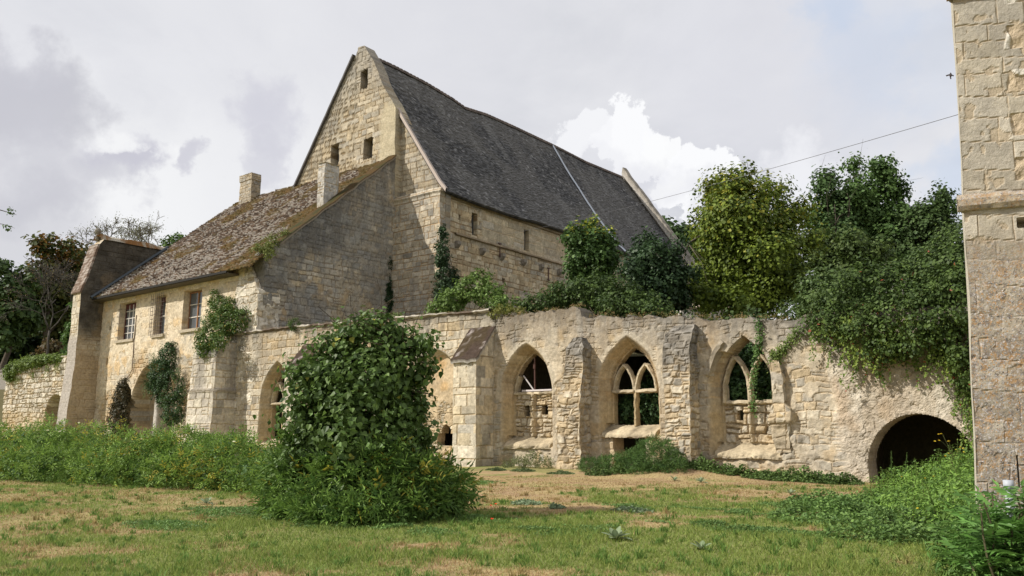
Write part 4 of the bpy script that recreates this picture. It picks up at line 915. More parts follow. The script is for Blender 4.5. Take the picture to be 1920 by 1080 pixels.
# ------------------------------------------------------------------ stone pier close on the right
pier = thing('stone_pier', 'tall lichen-covered limestone pier with a moulded band, close on the right edge', 'pier', (-1.65, 10.87, 0))
FD = np.array([.96, .28, 0]); FD /= np.linalg.norm(FD); FN = np.array([FD[1], -FD[0], 0])
def pleft(z): return np.interp(z, [0, .86, 2.33, 3.17, 4.02, 4.3, 4.49, 5.49, 7.03, 9], [.03, .061, .136, .187, .215, .222, .228, .284, .338, .40])
def pier_fn(U, Z):
    # big quoins, rubble beyond
    s1, s2, m = stones(U*1.0, Z+.1*U, .285, .62, 141, .2, .008)
    base = np.where((s1 < .55)[..., None], A3(.56, .51, .42), A3(.50, .45, .36))*(.80+.34*s2)[..., None]
    base = base*(.72+.55*fbm2(U*6, Z*6, 142, 6, .62))[..., None]; m = np.clip(m+.0-.8*sstep(.60, .66, fbm2(U*7, Z*7, 151, 4))*(1-sstep(.0, .03, 0*U)), 0, 1)*1.0
    g = sstep(.45, .6, fbm2(U*3, Z*1.6, 143, 4))*sstep(4.8, 6.0, Z)*.5; base = lerp3(base, base*0+A3(.40, .37, .32), g)
    lo_ = sstep(4.3, 3.6, Z); m = 1-(1-m)*(1-.65*lo_*sstep(.35, .6, vn2(U*2.5, Z*2.5, 152))); c = lerp3(base*0+A3(.50, .41, .29), base, m); c = lerp3(c, c*A3(.86, .84, .82), lo_)
    h = -(1-m)*.012+(s2-.5)*.010+(fbm2(U*8, Z*8, 144, 4)-.5)*.006
    edge = .62+.22*(np.floor(Z/.285) % 2)+.05*(vn2(Z*4, Z*0, 3)-.5)
    rb = sstep(0, .02, U-edge)*sstep(4.45, 4.5, Z)
    rc = A3(.54, .44, .31)*(.65+.6*fbm2(U*9, Z*9, 145, 5))[..., None]; sp = sstep(.62, .66, vn2(U*5, Z*5, 146)); rc = lerp3(rc, rc*0+A3(.70, .66, .58), sp)
    c = lerp3(c, rc, rb); h = h*(1-rb)+rb*(-.02+(fbm2(U*10, Z*10, 147, 5)-.5)*.06+sp*.02)
    hole = (sd_rect(U, Z, .60+.08*(Z < 3.98), .80-.09*(Z < 3.96), 3.80, 4.10) > 0); h = np.where(hole, -.28, h)
    # slot beside the pipe
    hole = (sd_rect(U, Z, .43, .452, .98, 1.33) > 0); h = np.where(hole, -.06, h)
    return c, h
def pier_off(U, Z): return (pleft(Z)*(1-U/2.6))[..., None]*FD
def pier_lich(V): return sstep(4.25, 3.3, V[:, 2]+.5*(fbm2(V[:, 0]*3+V[:, 1], V[:, 2]*3, 148, 4)-.5)+.2)*.95+.04
field('wall', M_PIER, pier, (-1.65, 10.87, 0), FD, FN, np.concatenate([np.arange(0, 1.5, .013), np.arange(1.5, 2.61, .1)]), -.3, 9.0, 560, pier_fn, thick=0, wob=.012, lich=pier_lich, off=pier_off)
az = YAW-math.radians(29.0); SD = np.array([-math.sin(az), math.cos(az), 0]); SN = np.array([-SD[1], SD[0], 0])
field('side_wall', M_PIER, pier, (-1.65, 10.87, 0), SD, SN, np.arange(0, 2.0, .05), -.3, 9.0, 200, lambda U, Z: (A3(.60, .55, .45)*(.8+.4*fbm2(U*4, Z*4, 149, 4))[..., None], U*0), thick=0, wob=.012, lich=lambda V: V[:, 0]*0+.1, off=lambda U, Z: pleft(Z)[..., None]*FD)
def band(name, z0, z1, proj, col):
    prof = [(0, z0), (proj*.55, z0+.01), (proj, z0+.06), (proj, z1-.05), (proj*.6, z1), (0, z1+.02)]
    us = np.arange(-proj, 2.6, .025); V = []
    for u in us:
        for p, z in prof:
            z_ = z+.0; l = pleft(np.array(z_))*(1-u/2.6); b = np.array([-1.65, 10.87, 0])+FD*(u+l)+FN*(p+.002); V.append([b[0], b[1], z_])
    V = np.array(V); k = len(prof); n = len(us)
    V += np.stack([vn3(V[:, 0]*9, V[:, 1]*9, V[:, 2]*9, 5+i)-.5 for i in range(3)], -1)*.018
    F = [np.array([[i*k+j, (i+1)*k+j, (i+1)*k+j+1, i*k+j+1] for i in range(n-1) for j in range(k-1)]), np.array([list(range(k))])]
    # return along the side
    V2 = []
    for w in (0, .10):
        for p, z in prof:
            l = pleft(np.array(z)); b = np.array([-1.65, 10.87, 0])+FD*(l-p)+FN*(p+.002)+SD*w; V2.append([b[0], b[1], z])
    F.append(np.array([[j, j+1, k+j+1, k+j] for j in range(k-1)])+len(V)); V = np.concatenate([V, V2])
    link_mesh(name, V, F, M_PIER, pier, np.tile(col, (len(V), 1)), lich=np.full(len(V), .75))
band('string_course', 4.24, 4.43, .075, A3(.52, .44, .33)); band('upper_moulding', 7.02, 7.25, .09, A3(.25, .22, .19))

FH = Vector((-math.sin(YAW), math.cos(YAW), 0)); RH = Vector((math.cos(YAW), math.sin(YAW), 0))
def at(px, py, Y):
    f = Vector((FH.x*math.cos(PITCH), FH.y*math.cos(PITCH), math.sin(PITCH))); u = RH.cross(f)
    d = f*FPX+RH*(px-960)-u*(py-540); k = Y/d.y
    return np.array([d.x*k, Y, CZ+d.z*k])
# ------------------------------------------------------------------ small things
p = gp(1878, 8.55); pipe = thing('white_pipe', 'white plastic pipe standing at the foot of the stone pier', 'pipe', (p.x, p.y, 0))
V, F, c = tube([(p.x, p.y, -.1), (p.x+.01, p.y, .9), (p.x+.012, p.y, 1.08)], .042, (.72, .74, .76), 14, ends=True); link_mesh('pipe', V, F, M_METAL, pipe, np.tile(A3(.50, .52, .56), (len(V), 1)), True)
V, F, c = tube([(p.x+.011, p.y, 1.0), (p.x+.012, p.y, 1.10)], .050, (.72, .74, .76), 14); link_mesh('socket', V, F, M_METAL, pipe, np.tile(A3(.42, .44, .48), (len(V), 1)), True)
# overhead line
A = Vector(at(1816, 209, 19.0)); Bp = Vector((-36.2, 45.5, 15.9)); pts = []
for i in range(41):
    t = i/40; q = A.lerp(Bp, t); pts.append((q.x, q.y, q.z-1.1*4*t*(1-t)*.25))
V, F, c = tube(pts, .007, (.1, .1, .1), 4); o = link_mesh('overhead_cable', V, F, M_METAL, None, np.tile(A3(.12, .12, .13), (len(V), 1))); tag(o, 'thin overhead cable running from behind the right pier to the slate-roofed hall', 'cable')
# bird in flight
p = Vector(at(1782, 141, 24.0)); 
Rr = Vector((math.cos(YAW), math.sin(YAW), 0)); V = []; 
def bp(r, u, f=0): return [p.x+(Rr.x*r-math.sin(YAW)*f)*.95, p.y+(Rr.y*r+math.cos(YAW)*f)*.95, p.z+u*.95]
body = [bp(-.01, -.09), bp(.0, -.05), bp(.01, .0), bp(.01, .05), bp(.01, .08)]
l1 = tube(body, [.008, .022, .032, .022, .006], (.06, .05, .05), 8)
def wing_m(s): 
    V = np.array([bp(.01*s, .035), bp(.01*s, -.01), bp(.06*s, .03, .02), bp(.065*s, -.01, .02), bp(.12*s, .01, .03), bp(.10*s, -.025, .03)]); B = V+np.array([0, 0.008, 0.0])
    F = [[0, 1, 3, 2], [2, 3, 5, 4]]; F2 = [[a+6 for a in f[::-1]] for f in F]; rimv = [0, 1, 3, 5, 4, 2]; R = [[rimv[i], rimv[i]+6, rimv[(i+1) % 6]+6, rimv[(i+1) % 6]] for i in range(6)]
    return np.concatenate([V, B]), [np.array(F+F2+R)], (.07, .055, .05)
bird = thing('bird', 'small dark bird in flight beside the upper part of the right pier', 'bird', tuple(p)); 
V, F, c = merge([l1, wing_m(1), wing_m(-1), (np.array([bp(-.012, -.06), bp(.012, -.06), bp(.02, -.12), bp(-.02, -.12)]), [np.array([[0, 1, 2, 3]])], (.06, .05, .05))]); link_mesh('body', V, F, M_BARK, bird, c)
# houses glimpsed through the trees
def cottage(px0, px1, py0, py1, depth, label, name='distant_cottage'):
    a, b = gp(px0, depth), gp(px1, depth); z0 = zat(py1, depth); z1 = zat(py0, depth); zm = z0+(z1-z0)*.45
    t = thing(name, label, 'house', (a.x, a.y, z0)); D = Vector((-math.sin(YAW), math.cos(YAW), 0))*7
    P = [a, b, b+D, a+D]; V = [[q.x, q.y, z0-2] for q in P]+[[q.x, q.y, zm] for q in P]
    link_mesh('wall', np.array(V), [np.array([[0, 1, 5, 4], [1, 2, 6, 5], [2, 3, 7, 6], [3, 0, 4, 7]])], M_STONE, t, np.tile(A3(.72, .68, .6), (8, 1)))
    m1 = (a+a+D)/2; m2 = (b+b+D)/2; o_ = -D.normalized()*.4
    V = [[a.x+o_.x, a.y+o_.y, zm-.1], [b.x+o_.x, b.y+o_.y, zm-.1], [m2.x, m2.y, z1+1.2], [m1.x, m1.y, z1+1.2], [(a+D).x, (a+D).y, zm], [(b+D).x, (b+D).y, zm]]
    link_mesh('roof', np.array(V), [np.array([[0, 1, 2, 3], [3, 2, 5, 4]])], M_TILE, t, np.tile(A3(.42, .33, .26), (6, 1)))
cottage(1285, 1390, 562, 586, 62, 'pale rendered cottage glimpsed under the yellow-green maple')
cottage(1655, 1730, 505, 530, 58, 'small pale roof glimpsed above the creeper near the right pier')
#PART3
def atd(px, py, depth):
    p = gp(px, depth, zat(py, depth)); return np.array(p)
def rnd(*s): return RNG.random(s)
def unit(v): return v/(np.linalg.norm(v, axis=-1, keepdims=True)+1e-9)
SHAPES = {
 'kite': ([(0, 0, 0), (-.38, .45, .0), (0, 1, 0), (.38, .45, .0)], [[0, 1, 2, 3]]),
 'fold': ([(0, 0, 0), (-.42, .40, .10), (0, 1, -.06), (.42, .40, .10)], [[0, 1, 2], [0, 2, 3]]),
 'heart': ([(0, 0, 0), (-.34, .02, .08), (-.46, .38, .12), (0, 1, -.10), (.46, .38, .12), (.34, .02, .08)], [[0, 1, 2, 3], [0, 3, 4, 5]]),
 'lance': ([(0, 0, 0), (-.15, .40, .03), (0, 1, -.12), (.15, .40, .03)], [[0, 1, 2, 3]]),
 'lobed': ([(0, 0, 0), (-.45, .15, .04), (-.30, .42, .0), (-.42, .72, .03), (0, 1, -.04), (.42, .72, .03), (.30, .42, .0), (.45, .15, .04)], [[0, 1, 2, 3], [0, 3, 4, 5], [0, 5, 6, 7]]),
}
def place_leaves(P, nrm, tip, size, shape, col):
    """P base points, nrm leaf normals, tip directions, size (n,), col (n,3)"""
    T, F = SHAPES[shape]; T = np.array(T); n = len(P)
    nrm = unit(nrm); tip = unit(tip-nrm*np.sum(tip*nrm, -1, keepdims=True)); side = np.cross(tip, nrm)
    V = P[:, None]+size[:, None, None]*(T[None, :, 0:1]*side[:, None]+T[None, :, 1:2]*tip[:, None]+T[None, :, 2:3]*nrm[:, None])
    k = len(T); off = (np.arange(n)*k)[:, None]
    FF = {}
    for f in F: FF.setdefault(len(f), []).append(off+np.array(f)[None])
    return V.reshape(-1, 3), [np.concatenate(v) for v in FF.values()], np.repeat(col, k, 0)
def blob_points(blobs, n, shell=.55, lump=.25, seed=0, clump=.0, per=1, gap=0.0):
    """points in the outer shell of several ellipsoids (x,y,z,rx,ry,rz); points swallowed deep inside another one are dropped"""
    B = np.array(blobs, float); w = (B[:, 3]*B[:, 4]+B[:, 4]*B[:, 5]+B[:, 3]*B[:, 5]); w /= w.sum()
    m = max(n//per, 1)
    i = RNG.choice(len(B), m, p=w); d = unit(RNG.normal(size=(m, 3)))
    r = (shell+(1-shell)*RNG.random(m)**.6)
    lu = 1+lump*(vn3(d[:, 0]*2.3+i*3.1+50, d[:, 1]*2.3+50, d[:, 2]*2.3+50, seed)-.5)*2
    c = B[i, :3]; P = c+d*B[i, 3:6]*(r*lu)[:, None]
    keep = np.ones(m, bool)
    for b in B:
        q = np.sqrt((((P-b[:3])/b[3:6])**2).sum(-1)); keep &= q > shell*.72
    if gap:
        f = .34/max(clump, .05); keep &= vn3(P[:, 0]*f+31, P[:, 1]*f+31, P[:, 2]*f*1.25+31, seed+4) > gap
    P = P[keep]; d = d[keep]
    if per > 1:
        k = len(P); cl = np.repeat(np.arange(k), per); ax_ = unit(d*.8+RNG.normal(size=(k, 3))*.75+np.array([0, 0, .15])); off = RNG.normal(size=(k*per, 3))*clump*.42+ax_[cl]*(RNG.random(k*per)*2.3-.6)[:, None]*clump*1.1
        cvar = RNG.random(k)[cl]; return P[cl]+off, unit(d[cl]+unit(off)*.9), cvar
    return P, d, RNG.random(len(P))
def foliage(name, parent, blobs, n, size, cols, shape='kite', mat=None, shell=.55, lump=.25, per=12, clump=.3, seed=0, up=.5, droop=.4, zmin=None, yellow=None, sizevar=.7, cut=None, gap=.34):
    P, d, cv = blob_points(blobs, n, shell, lump, seed, clump, per, gap)
    if zmin is not None: k = P[:, 2] > zmin; P, d, cv = P[k], d[k], cv[k]
    if cut is not None: k = cut(P); P, d, cv = P[k], d[k], cv[k]
    m = len(P); nr = d*.9+np.array([0, 0, up])+RNG.normal(size=(m, 3))*.45; tp = RNG.normal(size=(m, 3))*.7+d*.5-np.array([0, 0, droop])
    s = size*(1-sizevar/2+sizevar*RNG.random(m)); cols = [A3(*c) for c in cols]
    t = np.clip(cv*.6+RNG.random(m)*.4, 0, 1); c = cols[0]*(1-t)[:, None]+cols[1]*t[:, None]; c = c*(.75+.5*RNG.random(m))[:, None]
    if yellow: k = (RNG.random(m) < yellow[0]*(1 if len(yellow) < 3 else yellow[2](P))); c[k] = A3(*yellow[1])*(.7+.6*RNG.random(k.sum()))[:, None]
    V, F, C_ = place_leaves(P, nr, tp, s, shape, c)
    return link_mesh(name, V, F, mat or M_LEAF, parent, C_)
def compound(P, axis, nrm, L, nl, ls, col, shape='lance', curve=.35):
    """pinnate leaves: P base, axis direction, L length, nl pairs, ls leaflet size"""
    axis = unit(axis); nrm = unit(nrm-axis*np.sum(axis*nrm, -1, keepdims=True)); side = np.cross(axis, nrm); n = len(P)
    A = [];
    for k in range(nl+1):
        t = (k+1)/(nl+1); pos = P+axis*(L*t)[:, None]-nrm*(L*curve*t*t)[:, None]; ax = unit(axis-nrm*(2*curve*t))
        if k == nl: A.append((pos, nrm, ax, ls))
        else:
            for s in (-1, 1): A.append((pos, nrm+side*s*.15, ax*.55+side*s-nrm*.25, ls*(1-.25*abs(t-.5))))
    PP = np.concatenate([a[0] for a in A]); NN = np.concatenate([a[1] for a in A]); TT = np.concatenate([a[2] for a in A]); SS = np.concatenate([np.broadcast_to(a[3], (n,)) for a in A])
    CC = np.concatenate([col*(.85+.3*RNG.random(n))[:, None] for a in A])
    NN = NN+RNG.normal(size=NN.shape)*.15
    return place_leaves(PP, NN, TT, SS, shape, CC)
def limb(p0, p1, r0, r1, bend=.12, n=6, k=6):
    p0, p1 = np.array(p0, float), np.array(p1, float); L = np.linalg.norm(p1-p0); o = RNG.normal(size=3)*L*bend*np.array([1, 1, .3]); o[2] += L*.06
    t = np.linspace(0, 1, n); pts = p0+(p1-p0)*t[:, None]+o*(4*t*(1-t))[:, None]+RNG.normal(size=(n, 3))*L*.012
    pts[0] = p0; pts[-1] = p1
    return tube(pts, r0+(r1-r0)*t, (.1, .08, .06), k), pts
def trunk_mesh(name, parent, base, top, r, targets, col=(.12, .10, .08), sub=3):
    lst = []; (m, pts) = limb(base, top, r, r*.45, .04, 9, 8); lst.append(m)
    for tg in targets:
        i = RNG.integers(3, 8); q = pts[min(i, len(pts)-1)]; (m, p2) = limb(q, tg, r*.38, r*.08, .10, 6, 5); lst.append(m)
        for _ in range(sub):
            j = RNG.integers(2, 5); e = np.array(tg)+RNG.normal(size=3)*np.linalg.norm(np.array(tg)-q)*.14; lst.append(limb(p2[j], e, r*.12, r*.03, .1, 4, 4)[0])
    V, F, c = merge(lst); return link_mesh(name, V, F, M_BARK, parent, np.tile(A3(*col), (len(V), 1))*(.7+.6*vn3(V[:, 0]*3, V[:, 1]*3, V[:, 2]*2, 5))[:, None], True)
def tree(name, label, cat, base, blobs, n, size, cols, r=.22, group=None, shape='lobed', mat=None, yellow=None, tcol=(.12, .10, .08), **kw):
    t = thing(name, label, cat, tuple(base), group); B = np.array(blobs)
    top = B[np.argmax(B[:, 2])][:3]*.6+np.mean(B[:, :3], 0)*.4
    i = RNG.choice(len(B), min(len(B), 9), replace=False)
    trunk_mesh('trunk', t, base, top, r, [B[j][:3] for j in i], tcol)
    foliage('crown', t, blobs, n, size, cols, shape, mat or M_LEAFD, yellow=yellow, **kw)
    return t
def crown_blobs(px0, px1, py0, py1, depth, n=14, rr=.30, flat=1.0, seed=1, ydep=None, power=.4):
    """ellipsoids filling a crown that stands at that distance"""
    r = np.random.default_rng(seed); cx, cy = (px0+px1)/2, (py0+py1)/2; w = (px1-px0)/2/FPX*depth*1.02; h = abs(zat(py0, depth)-zat(py1, depth))/2
    c = np.array(gp(cx, depth, (zat(py0, depth)+zat(py1, depth))/2)); out = []
    dd = ydep if ydep else w
    for k in range(n):
        d = unit(r.normal(size=3)); q = r.random()**power*(1.06-rr)
        s = rr*(.6+.8*r.random()); sw = s*w
        p = c+np.array(RH)*d[0]*q*w+np.array(FH)*d[1]*q*dd+np.array([0, 0, d[2]*q*h*flat])
        out.append((*p, sw*.95+.05, s*dd*.95+.05, s*min(h, w*1.3)*.95+.05))
    for k in range(14):
        d = unit(r.normal(size=3)+np.array([0, 0, .3])); s = .10+.10*r.random(); p = c+np.array(RH)*d[0]*w*.98+np.array(FH)*d[1]*dd*.98+np.array([0, 0, d[2]*h*.98])
        out.append((*p, s*w+.1, s*dd+.1, s*min(h, w)*.9+.1))
    out.append((*c, w*.62, dd*.62, h*.72)); return out
G1 = ((.030, .058, .016), (.065, .115, .028)); GD = ((.016, .032, .013), (.035, .062, .022)); GM = ((.04, .065, .015), (.10, .14, .025))

# ---- trees standing behind the arcade
def btree(label, px0, px1, py0, py1, depth, n, size, cols, seed, name='broadleaf_tree', basez=6.0, **kw):
    B = crown_blobs(px0, px1, py0, py1, depth, seed=seed, n=kw.pop('nb', 16), rr=kw.pop('rr', .30)); b = gp((px0+px1)/2, depth, basez)
    return tree(name, label, 'tree', b, B, n, size, cols, **kw)
btree('round maple with yellow-green leaves behind the arcade wall', 1285, 1540, 335, 640, 46, 95000, .165, ((.018, .034, .007), (.115, .150, .018)), 3, name='maple_tree', nb=26, rr=.27, yellow=(.22, (.15, .15, .02), lambda P: sstep(zat(520, 46), zat(360, 46), P[:, 2])), per=12, clump=.42, lump=.35, shell=.45)
btree('tallest dark green oak beyond the maple, clumps with sky gaps', 1575, 1735, 302, 520, 68, 52000, .22, GD and ((.026, .052, .014), (.068, .112, .030)), 5, name='oak_tree', nb=18, rr=.26, per=14, clump=.5, lump=.4, shell=.4)
btree('shorter oak between the maple and the tallest oak', 1545, 1640, 330, 560, 66, 28000, .22, ((.030, .055, .018), (.055, .095, .028)), 7, name='oak_tree', nb=12, rr=.34, per=14, clump=.5, lump=.4)
btree('dark tree rising right beside the stone pier', 1722, 1830, 345, 560, 64, 28000, .22, ((.025, .045, .015), (.05, .08, .022)), 9, name='oak_tree', nb=12, rr=.36, per=14, clump=.5)
btree('dull green tree filling the gap under the tall oak', 1530, 1690, 440, 640, 56, 48000, .20, ((.024, .042, .012), (.06, .085, .02)), 11, nb=16, rr=.34, per=14, clump=.42, r=.2)
btree('distant dark tree showing past the far end of the slate roof', 1222, 1330, 402, 560, 98, 12000, .45, ((.022, .042, .014), (.045, .075, .022)), 13, nb=12, rr=.36, per=12, clump=.6)
btree('leafy young ash with yellow tips in front of the hall side wall', 1058, 1158, 405, 590, 48, 22000, .18, ((.022, .045, .013), (.055, .095, .024)), 15, name='ash_tree', nb=14, rr=.34, per=12, clump=.30, r=.10, yellow=(.5, (.20, .21, .03), lambda P: sstep(zat(470, 48), zat(400, 48), P[:, 2])), basez=5.8)
ivt = btree('dark ivy-smothered tree between the ash and the yellow-green maple', 1165, 1312, 445, 600, 43, 26000, .20, ((.010, .022, .010), (.034, .060, .022)), 17, name='ivy_clad_tree', nb=15, rr=.38, per=10, clump=.25, r=.15, basez=5.8, shape='kite', mat=M_LEAF)
# ---- wood on the left
au = ((.05, .05, .012), (.13, .075, .018))
btree('autumn-tinted tree with rusty top at the left of the wood', 5, 128, 448, 640, 105, 17000, .46, ((.025, .040, .012), (.070, .070, .016)), 21, name='woodland_tree', nb=16, rr=.32, per=12, clump=.6, yellow=(.35, (.12, .065, .015), lambda P: sstep(zat(520, 105), zat(480, 105), P[:, 2])), basez=7, r=.35, group='trees of the wood on the left')
btree('brownish tree of the wood standing just left of the end buttress', 85, 215, 458, 660, 110, 16000, .46, ((.025, .040, .012), (.070, .068, .018)), 23, name='woodland_tree', nb=14, rr=.33, per=12, clump=.6, yellow=(.30, (.12, .07, .015), lambda P: sstep(zat(530, 110), zat(480, 110), P[:, 2])), basez=7, r=.35, group='trees of the wood on the left')
btree('dark green tree cut by the left edge of the view', -60, 45, 485, 660, 96, 16000, .42, ((.022, .042, .013), (.05, .08, .02)), 25, name='woodland_tree', nb=14, rr=.34, per=12, clump=.6, basez=7, r=.35, group='trees of the wood on the left')
btree('dark undergrowth tree low in the wood behind the bare ash', 20, 190, 560, 690, 118, 20000, .50, ((.014, .028, .010), (.03, .05, .016)), 27, name='woodland_tree', nb=16, rr=.34, per=12, clump=.7, basez=6.5, group='trees of the wood on the left')
btree('lower dark tree behind the spilling ivy at the left edge', -80, 60, 590, 700, 112, 16000, .50, ((.013, .026, .010), (.028, .048, .016)), 28, name='woodland_tree', nb=14, rr=.34, per=12, clump=.7, basez=6.5, group='trees of the wood on the left')
btree('slim bright green sapling pressed against the end buttress', 108, 142, 570, 690, 82, 3500, .30, ((.03, .06, .015), (.07, .12, .03)), 29, name='sapling', nb=8, rr=.4, per=8, clump=.3, r=.08, basez=6.3)
btree('reddish shrub at the foot of the wood above the low wall', 55, 105, 640, 682, 86, 2500, .25, ((.04, .045, .016), (.085, .05, .022)), 30, name='shrub', nb=6, rr=.45, per=8, clump=.3, r=.05, basez=6.3)
def bare_tree(name, label, px, py0, py1, depth, spread, leafc, nleaf, col, seed, basez=6.5, stems=3, leafs=.12, fine=4, tw=.022):
    global RNG
    r0 = RNG; RNG = np.random.default_rng(seed)
    b = np.array(gp(px, depth, basez)); t = thing(name, label, 'tree', tuple(b)); zt = zat(py0, depth); zb = zat(py1, depth)
    lst = []; tips = []
    def grow(p, d, L, r, lev):
        e = p+d*L; m, pts = limb(p, e, max(r, tw), max(r*.6, tw*.8), .07, 5, 5 if lev < 2 else 3); lst.append(m)
        if lev >= fine: tips.append(e); tips.append(pts[2]); return
        for _ in range(3 if lev < fine-1 else 4):
            j = RNG.integers(2, 5); nd = unit(d+RNG.normal(size=3)*.55+np.array([0, 0, .12])); grow(pts[j], nd, L*(.62+.2*RNG.random()), r*.5, lev+1)
    H = zt-basez; st = np.array([b[0], b[1], zb])
    m, _ = limb(b, st, H*.010, H*.007, .01, 6, 7); lst.append(m)
    for k in range(stems): 
        a = (k-(stems-1)/2)/max(stems-1, 1)*2; d = unit(np.array(RH)*a*spread+np.array(FH)*RNG.normal()*.3+np.array([0, 0, 1.])); grow(st, d, (zt-zb)*.36, H*.005, 0)
    V, F, c = merge(lst); link_mesh('trunk', V, F, M_BARK, t, np.tile(A3(*col), (len(V), 1)), True)
    T = np.array(tips); i = RNG.integers(0, len(T), nleaf); P = T[i]+RNG.normal(size=(nleaf, 3))*leafs*2.5; cc = A3(*leafc)*(.6+.8*RNG.random(nleaf))[:, None]
    V, F, C_ = place_leaves(P, RNG.normal(size=P.shape)+[0, 0, .6], RNG.normal(size=P.shape), leafs*(.7+.6*RNG.random(nleaf)), 'kite', cc); link_mesh('crown', V, F, M_LEAFD, t, C_); RNG = r0
    return t
bare_tree('airy_tree', 'thin sparse-leaved tree arching behind the mossy crest, left of the pair', 190, 396, 500, 95, .55, (.10, .11, .05), 1500, (.17, .15, .12), 5, leafs=.14, tw=.028)
bare_tree('airy_tree', 'thin sparse-leaved tree behind the mossy crest, nearer the tiled roof', 243, 400, 500, 95, .45, (.10, .11, .05), 1300, (.17, .15, .12), 6, leafs=.14, tw=.028)
bare_tree('bare_ash', 'leafless pale-stemmed tree in the middle of the left wood', 74, 458, 620, 84, .5, (.10, .07, .03), 500, (.10, .09, .078), 8, stems=4, leafs=.12)
btree('small green treetop between the airy trees and the tiled roof', 282, 322, 440, 500, 80, 2200, .24, ((.035, .06, .018), (.08, .13, .03)), 31, name='broadleaf_tree', nb=6, rr=.45, per=8, clump=.3, r=.08)
V_, F_, c_ = merge([limb(atd(-50, 393, 30), atd(-14, 403, 30), .02, .006, .05)[0], limb(atd(-50, 420, 30), atd(-14, 428, 30), .015, .005, .05)[0]]); 
tb = thing('overhanging_branch', 'twig tips with a few leaves poking in at the left edge', 'branch', tuple(atd(-20, 410, 30))); link_mesh('stem', V_, F_, M_BARK, tb, c_)
foliage('leaves', tb, [(*atd(-26, 398, 30), .16, .1, .14), (*atd(-28, 425, 30), .16, .1, .12)], 110, .08, G1, 'fold', per=3, clump=.04)

# ---- creeper and shrubs on the ruin
def creeper_cut(P): return np.ones(len(P), bool)
CB = []
for (px, py, rx, rz_, Y, ry) in [(1520, 595, .5, .35, 28.0, .6), (1560, 605, .8, .55, 27.9, .9), (1590, 560, .9, .8, 28.6, 1.2), (1620, 620, .9, .75, 27.7, .9), (1640, 540, 1.0, .9, 29.0, 1.4), (1680, 600, 1.0, .95, 27.7, 1.0), (1690, 540, 1.0, .8, 29.2, 1.4), (1720, 640, .8, .55, 27.5, .8), (1745, 590, .9, 1.0, 27.6, 1.1), (1760, 520, .9, 1.0, 29.2, 1.6), (1795, 560, .7, 1.2, 27.6, 1.2), (1800, 470, .6, .8, 29.5, 1.4), (1800, 640, .5, .8, 27.5, .7), (1660, 655, .55, .35, 27.6, .6), (1790, 500, .9, .9, 28.5, 1.2), (1815, 700, .3, .8, 27.5, .4)]:
    CB.append((*at(px, py, Y), rx, ry, rz_))
cre = thing('creeper', 'huge mass of creeper and bramble spilling over the ruin above the tunnel arch', 'creeper', (-6, 28, 5.5))
foliage('leaves', cre, CB, 50000, .11, ((.014, .028, .008), (.060, .092, .020)), 'kite', M_LEAFD, shell=.72, lump=.35, per=10, clump=.16, seed=71, yellow=(.004, (.15, .04, .02)))
def strands(name, parent, starts, n, L, size, cols, sway=.15, yoff=-.06, seed=1, red=.0):
    r = np.random.default_rng(seed); P = []
    for k in range(n):
        p = np.array(starts[k % len(starts)], float)+np.array([r.normal()*.25, 0, r.normal()*.1]); l = L*(.4+r.random()); m = int(l/.03); dx = 0
        for j in range(m):
            dx += r.normal()*.012; p = p+np.array([dx*sway, 0, -.03]); P.append(p+r.normal(size=3)*np.array([.035, .03, .02])+[0, yoff*r.random(), 0])
    P = np.array(P); m = len(P); c0, c1 = A3(*cols[0]), A3(*cols[1]); t = r.random(m)[:, None]; c = c0*(1-t)+c1*t
    q = r.random(m) < red; c[q] = A3(.25, .05, .03)
    V, F, C_ = place_leaves(P, np.array([-.2, -1, .5])+r.normal(size=(m, 3))*.5, np.array([0, -.3, -1])+r.normal(size=(m, 3))*.5, size*(.7+.6*r.random(m)), 'fold', c)
    return link_mesh(name, V, F, M_LEAFD, parent, C_)
strands('leaves', cre, [at(px, py, 27.72) for px, py in ((1530, 625), (1580, 650), (1610, 665), (1650, 680), (1700, 655), (1735, 660), (1760, 650), (1800, 690), (1812, 720), (1640, 670))], 46, .75, .075, ((.04, .07, .016), (.11, .15, .03)), red=.05)
strands('leaves', cre, [at(px, py, 27.72) for px, py in ((1808, 700), (1815, 740), (1812, 780))], 26, 1.1, .08, ((.04, .075, .016), (.12, .16, .03)), seed=4)
def crp_line(parent, pts, n, size, cols, w=.10, name='leaves', seed=3, red=0):
    pts = np.array(pts); r = np.random.default_rng(seed); k = r.integers(0, len(pts)-1, n); t = r.random(n)[:, None]; P = pts[k]*(1-t)+pts[k+1]*t+r.normal(size=(n, 3))*np.array([w, w*.5, w])
    c = A3(*cols[0])*(1-t)+A3(*cols[1])*t; q = r.random(n) < red; c[q] = A3(.25, .06, .03)
    V, F, C_ = place_leaves(P, np.array([-.2, -1, .6])+r.normal(size=(n, 3))*.6, r.normal(size=(n, 3))+[0, 0, -.5], size*(.7+.6*r.random(n)), 'fold', c); return link_mesh(name, V, F, M_LEAFD, parent, C_)
strands('leaves', cre, [at(px, py, 27.3) for px, py in ((1560, 600), (1600, 590), (1650, 600), (1700, 590), (1750, 600), (1790, 590), (1620, 640), (1780, 650))], 90, .9, .10, ((.05, .08, .016), (.14, .18, .034)), seed=6, sway=.5)
cv = thing('vine', 'thin vine trailing down the arch of the rightmost traceried window', 'vine', (-10.8, 27.9, 4))
crp_line(cv, [at(1422, 598, 27.9), at(1424, 640, 27.9), at(1418, 670, 28.1), at(1412, 720, 28.3), at(1414, 780, 28.4)], 620, .08, ((.03, .06, .015), (.07, .12, .03)), .075)
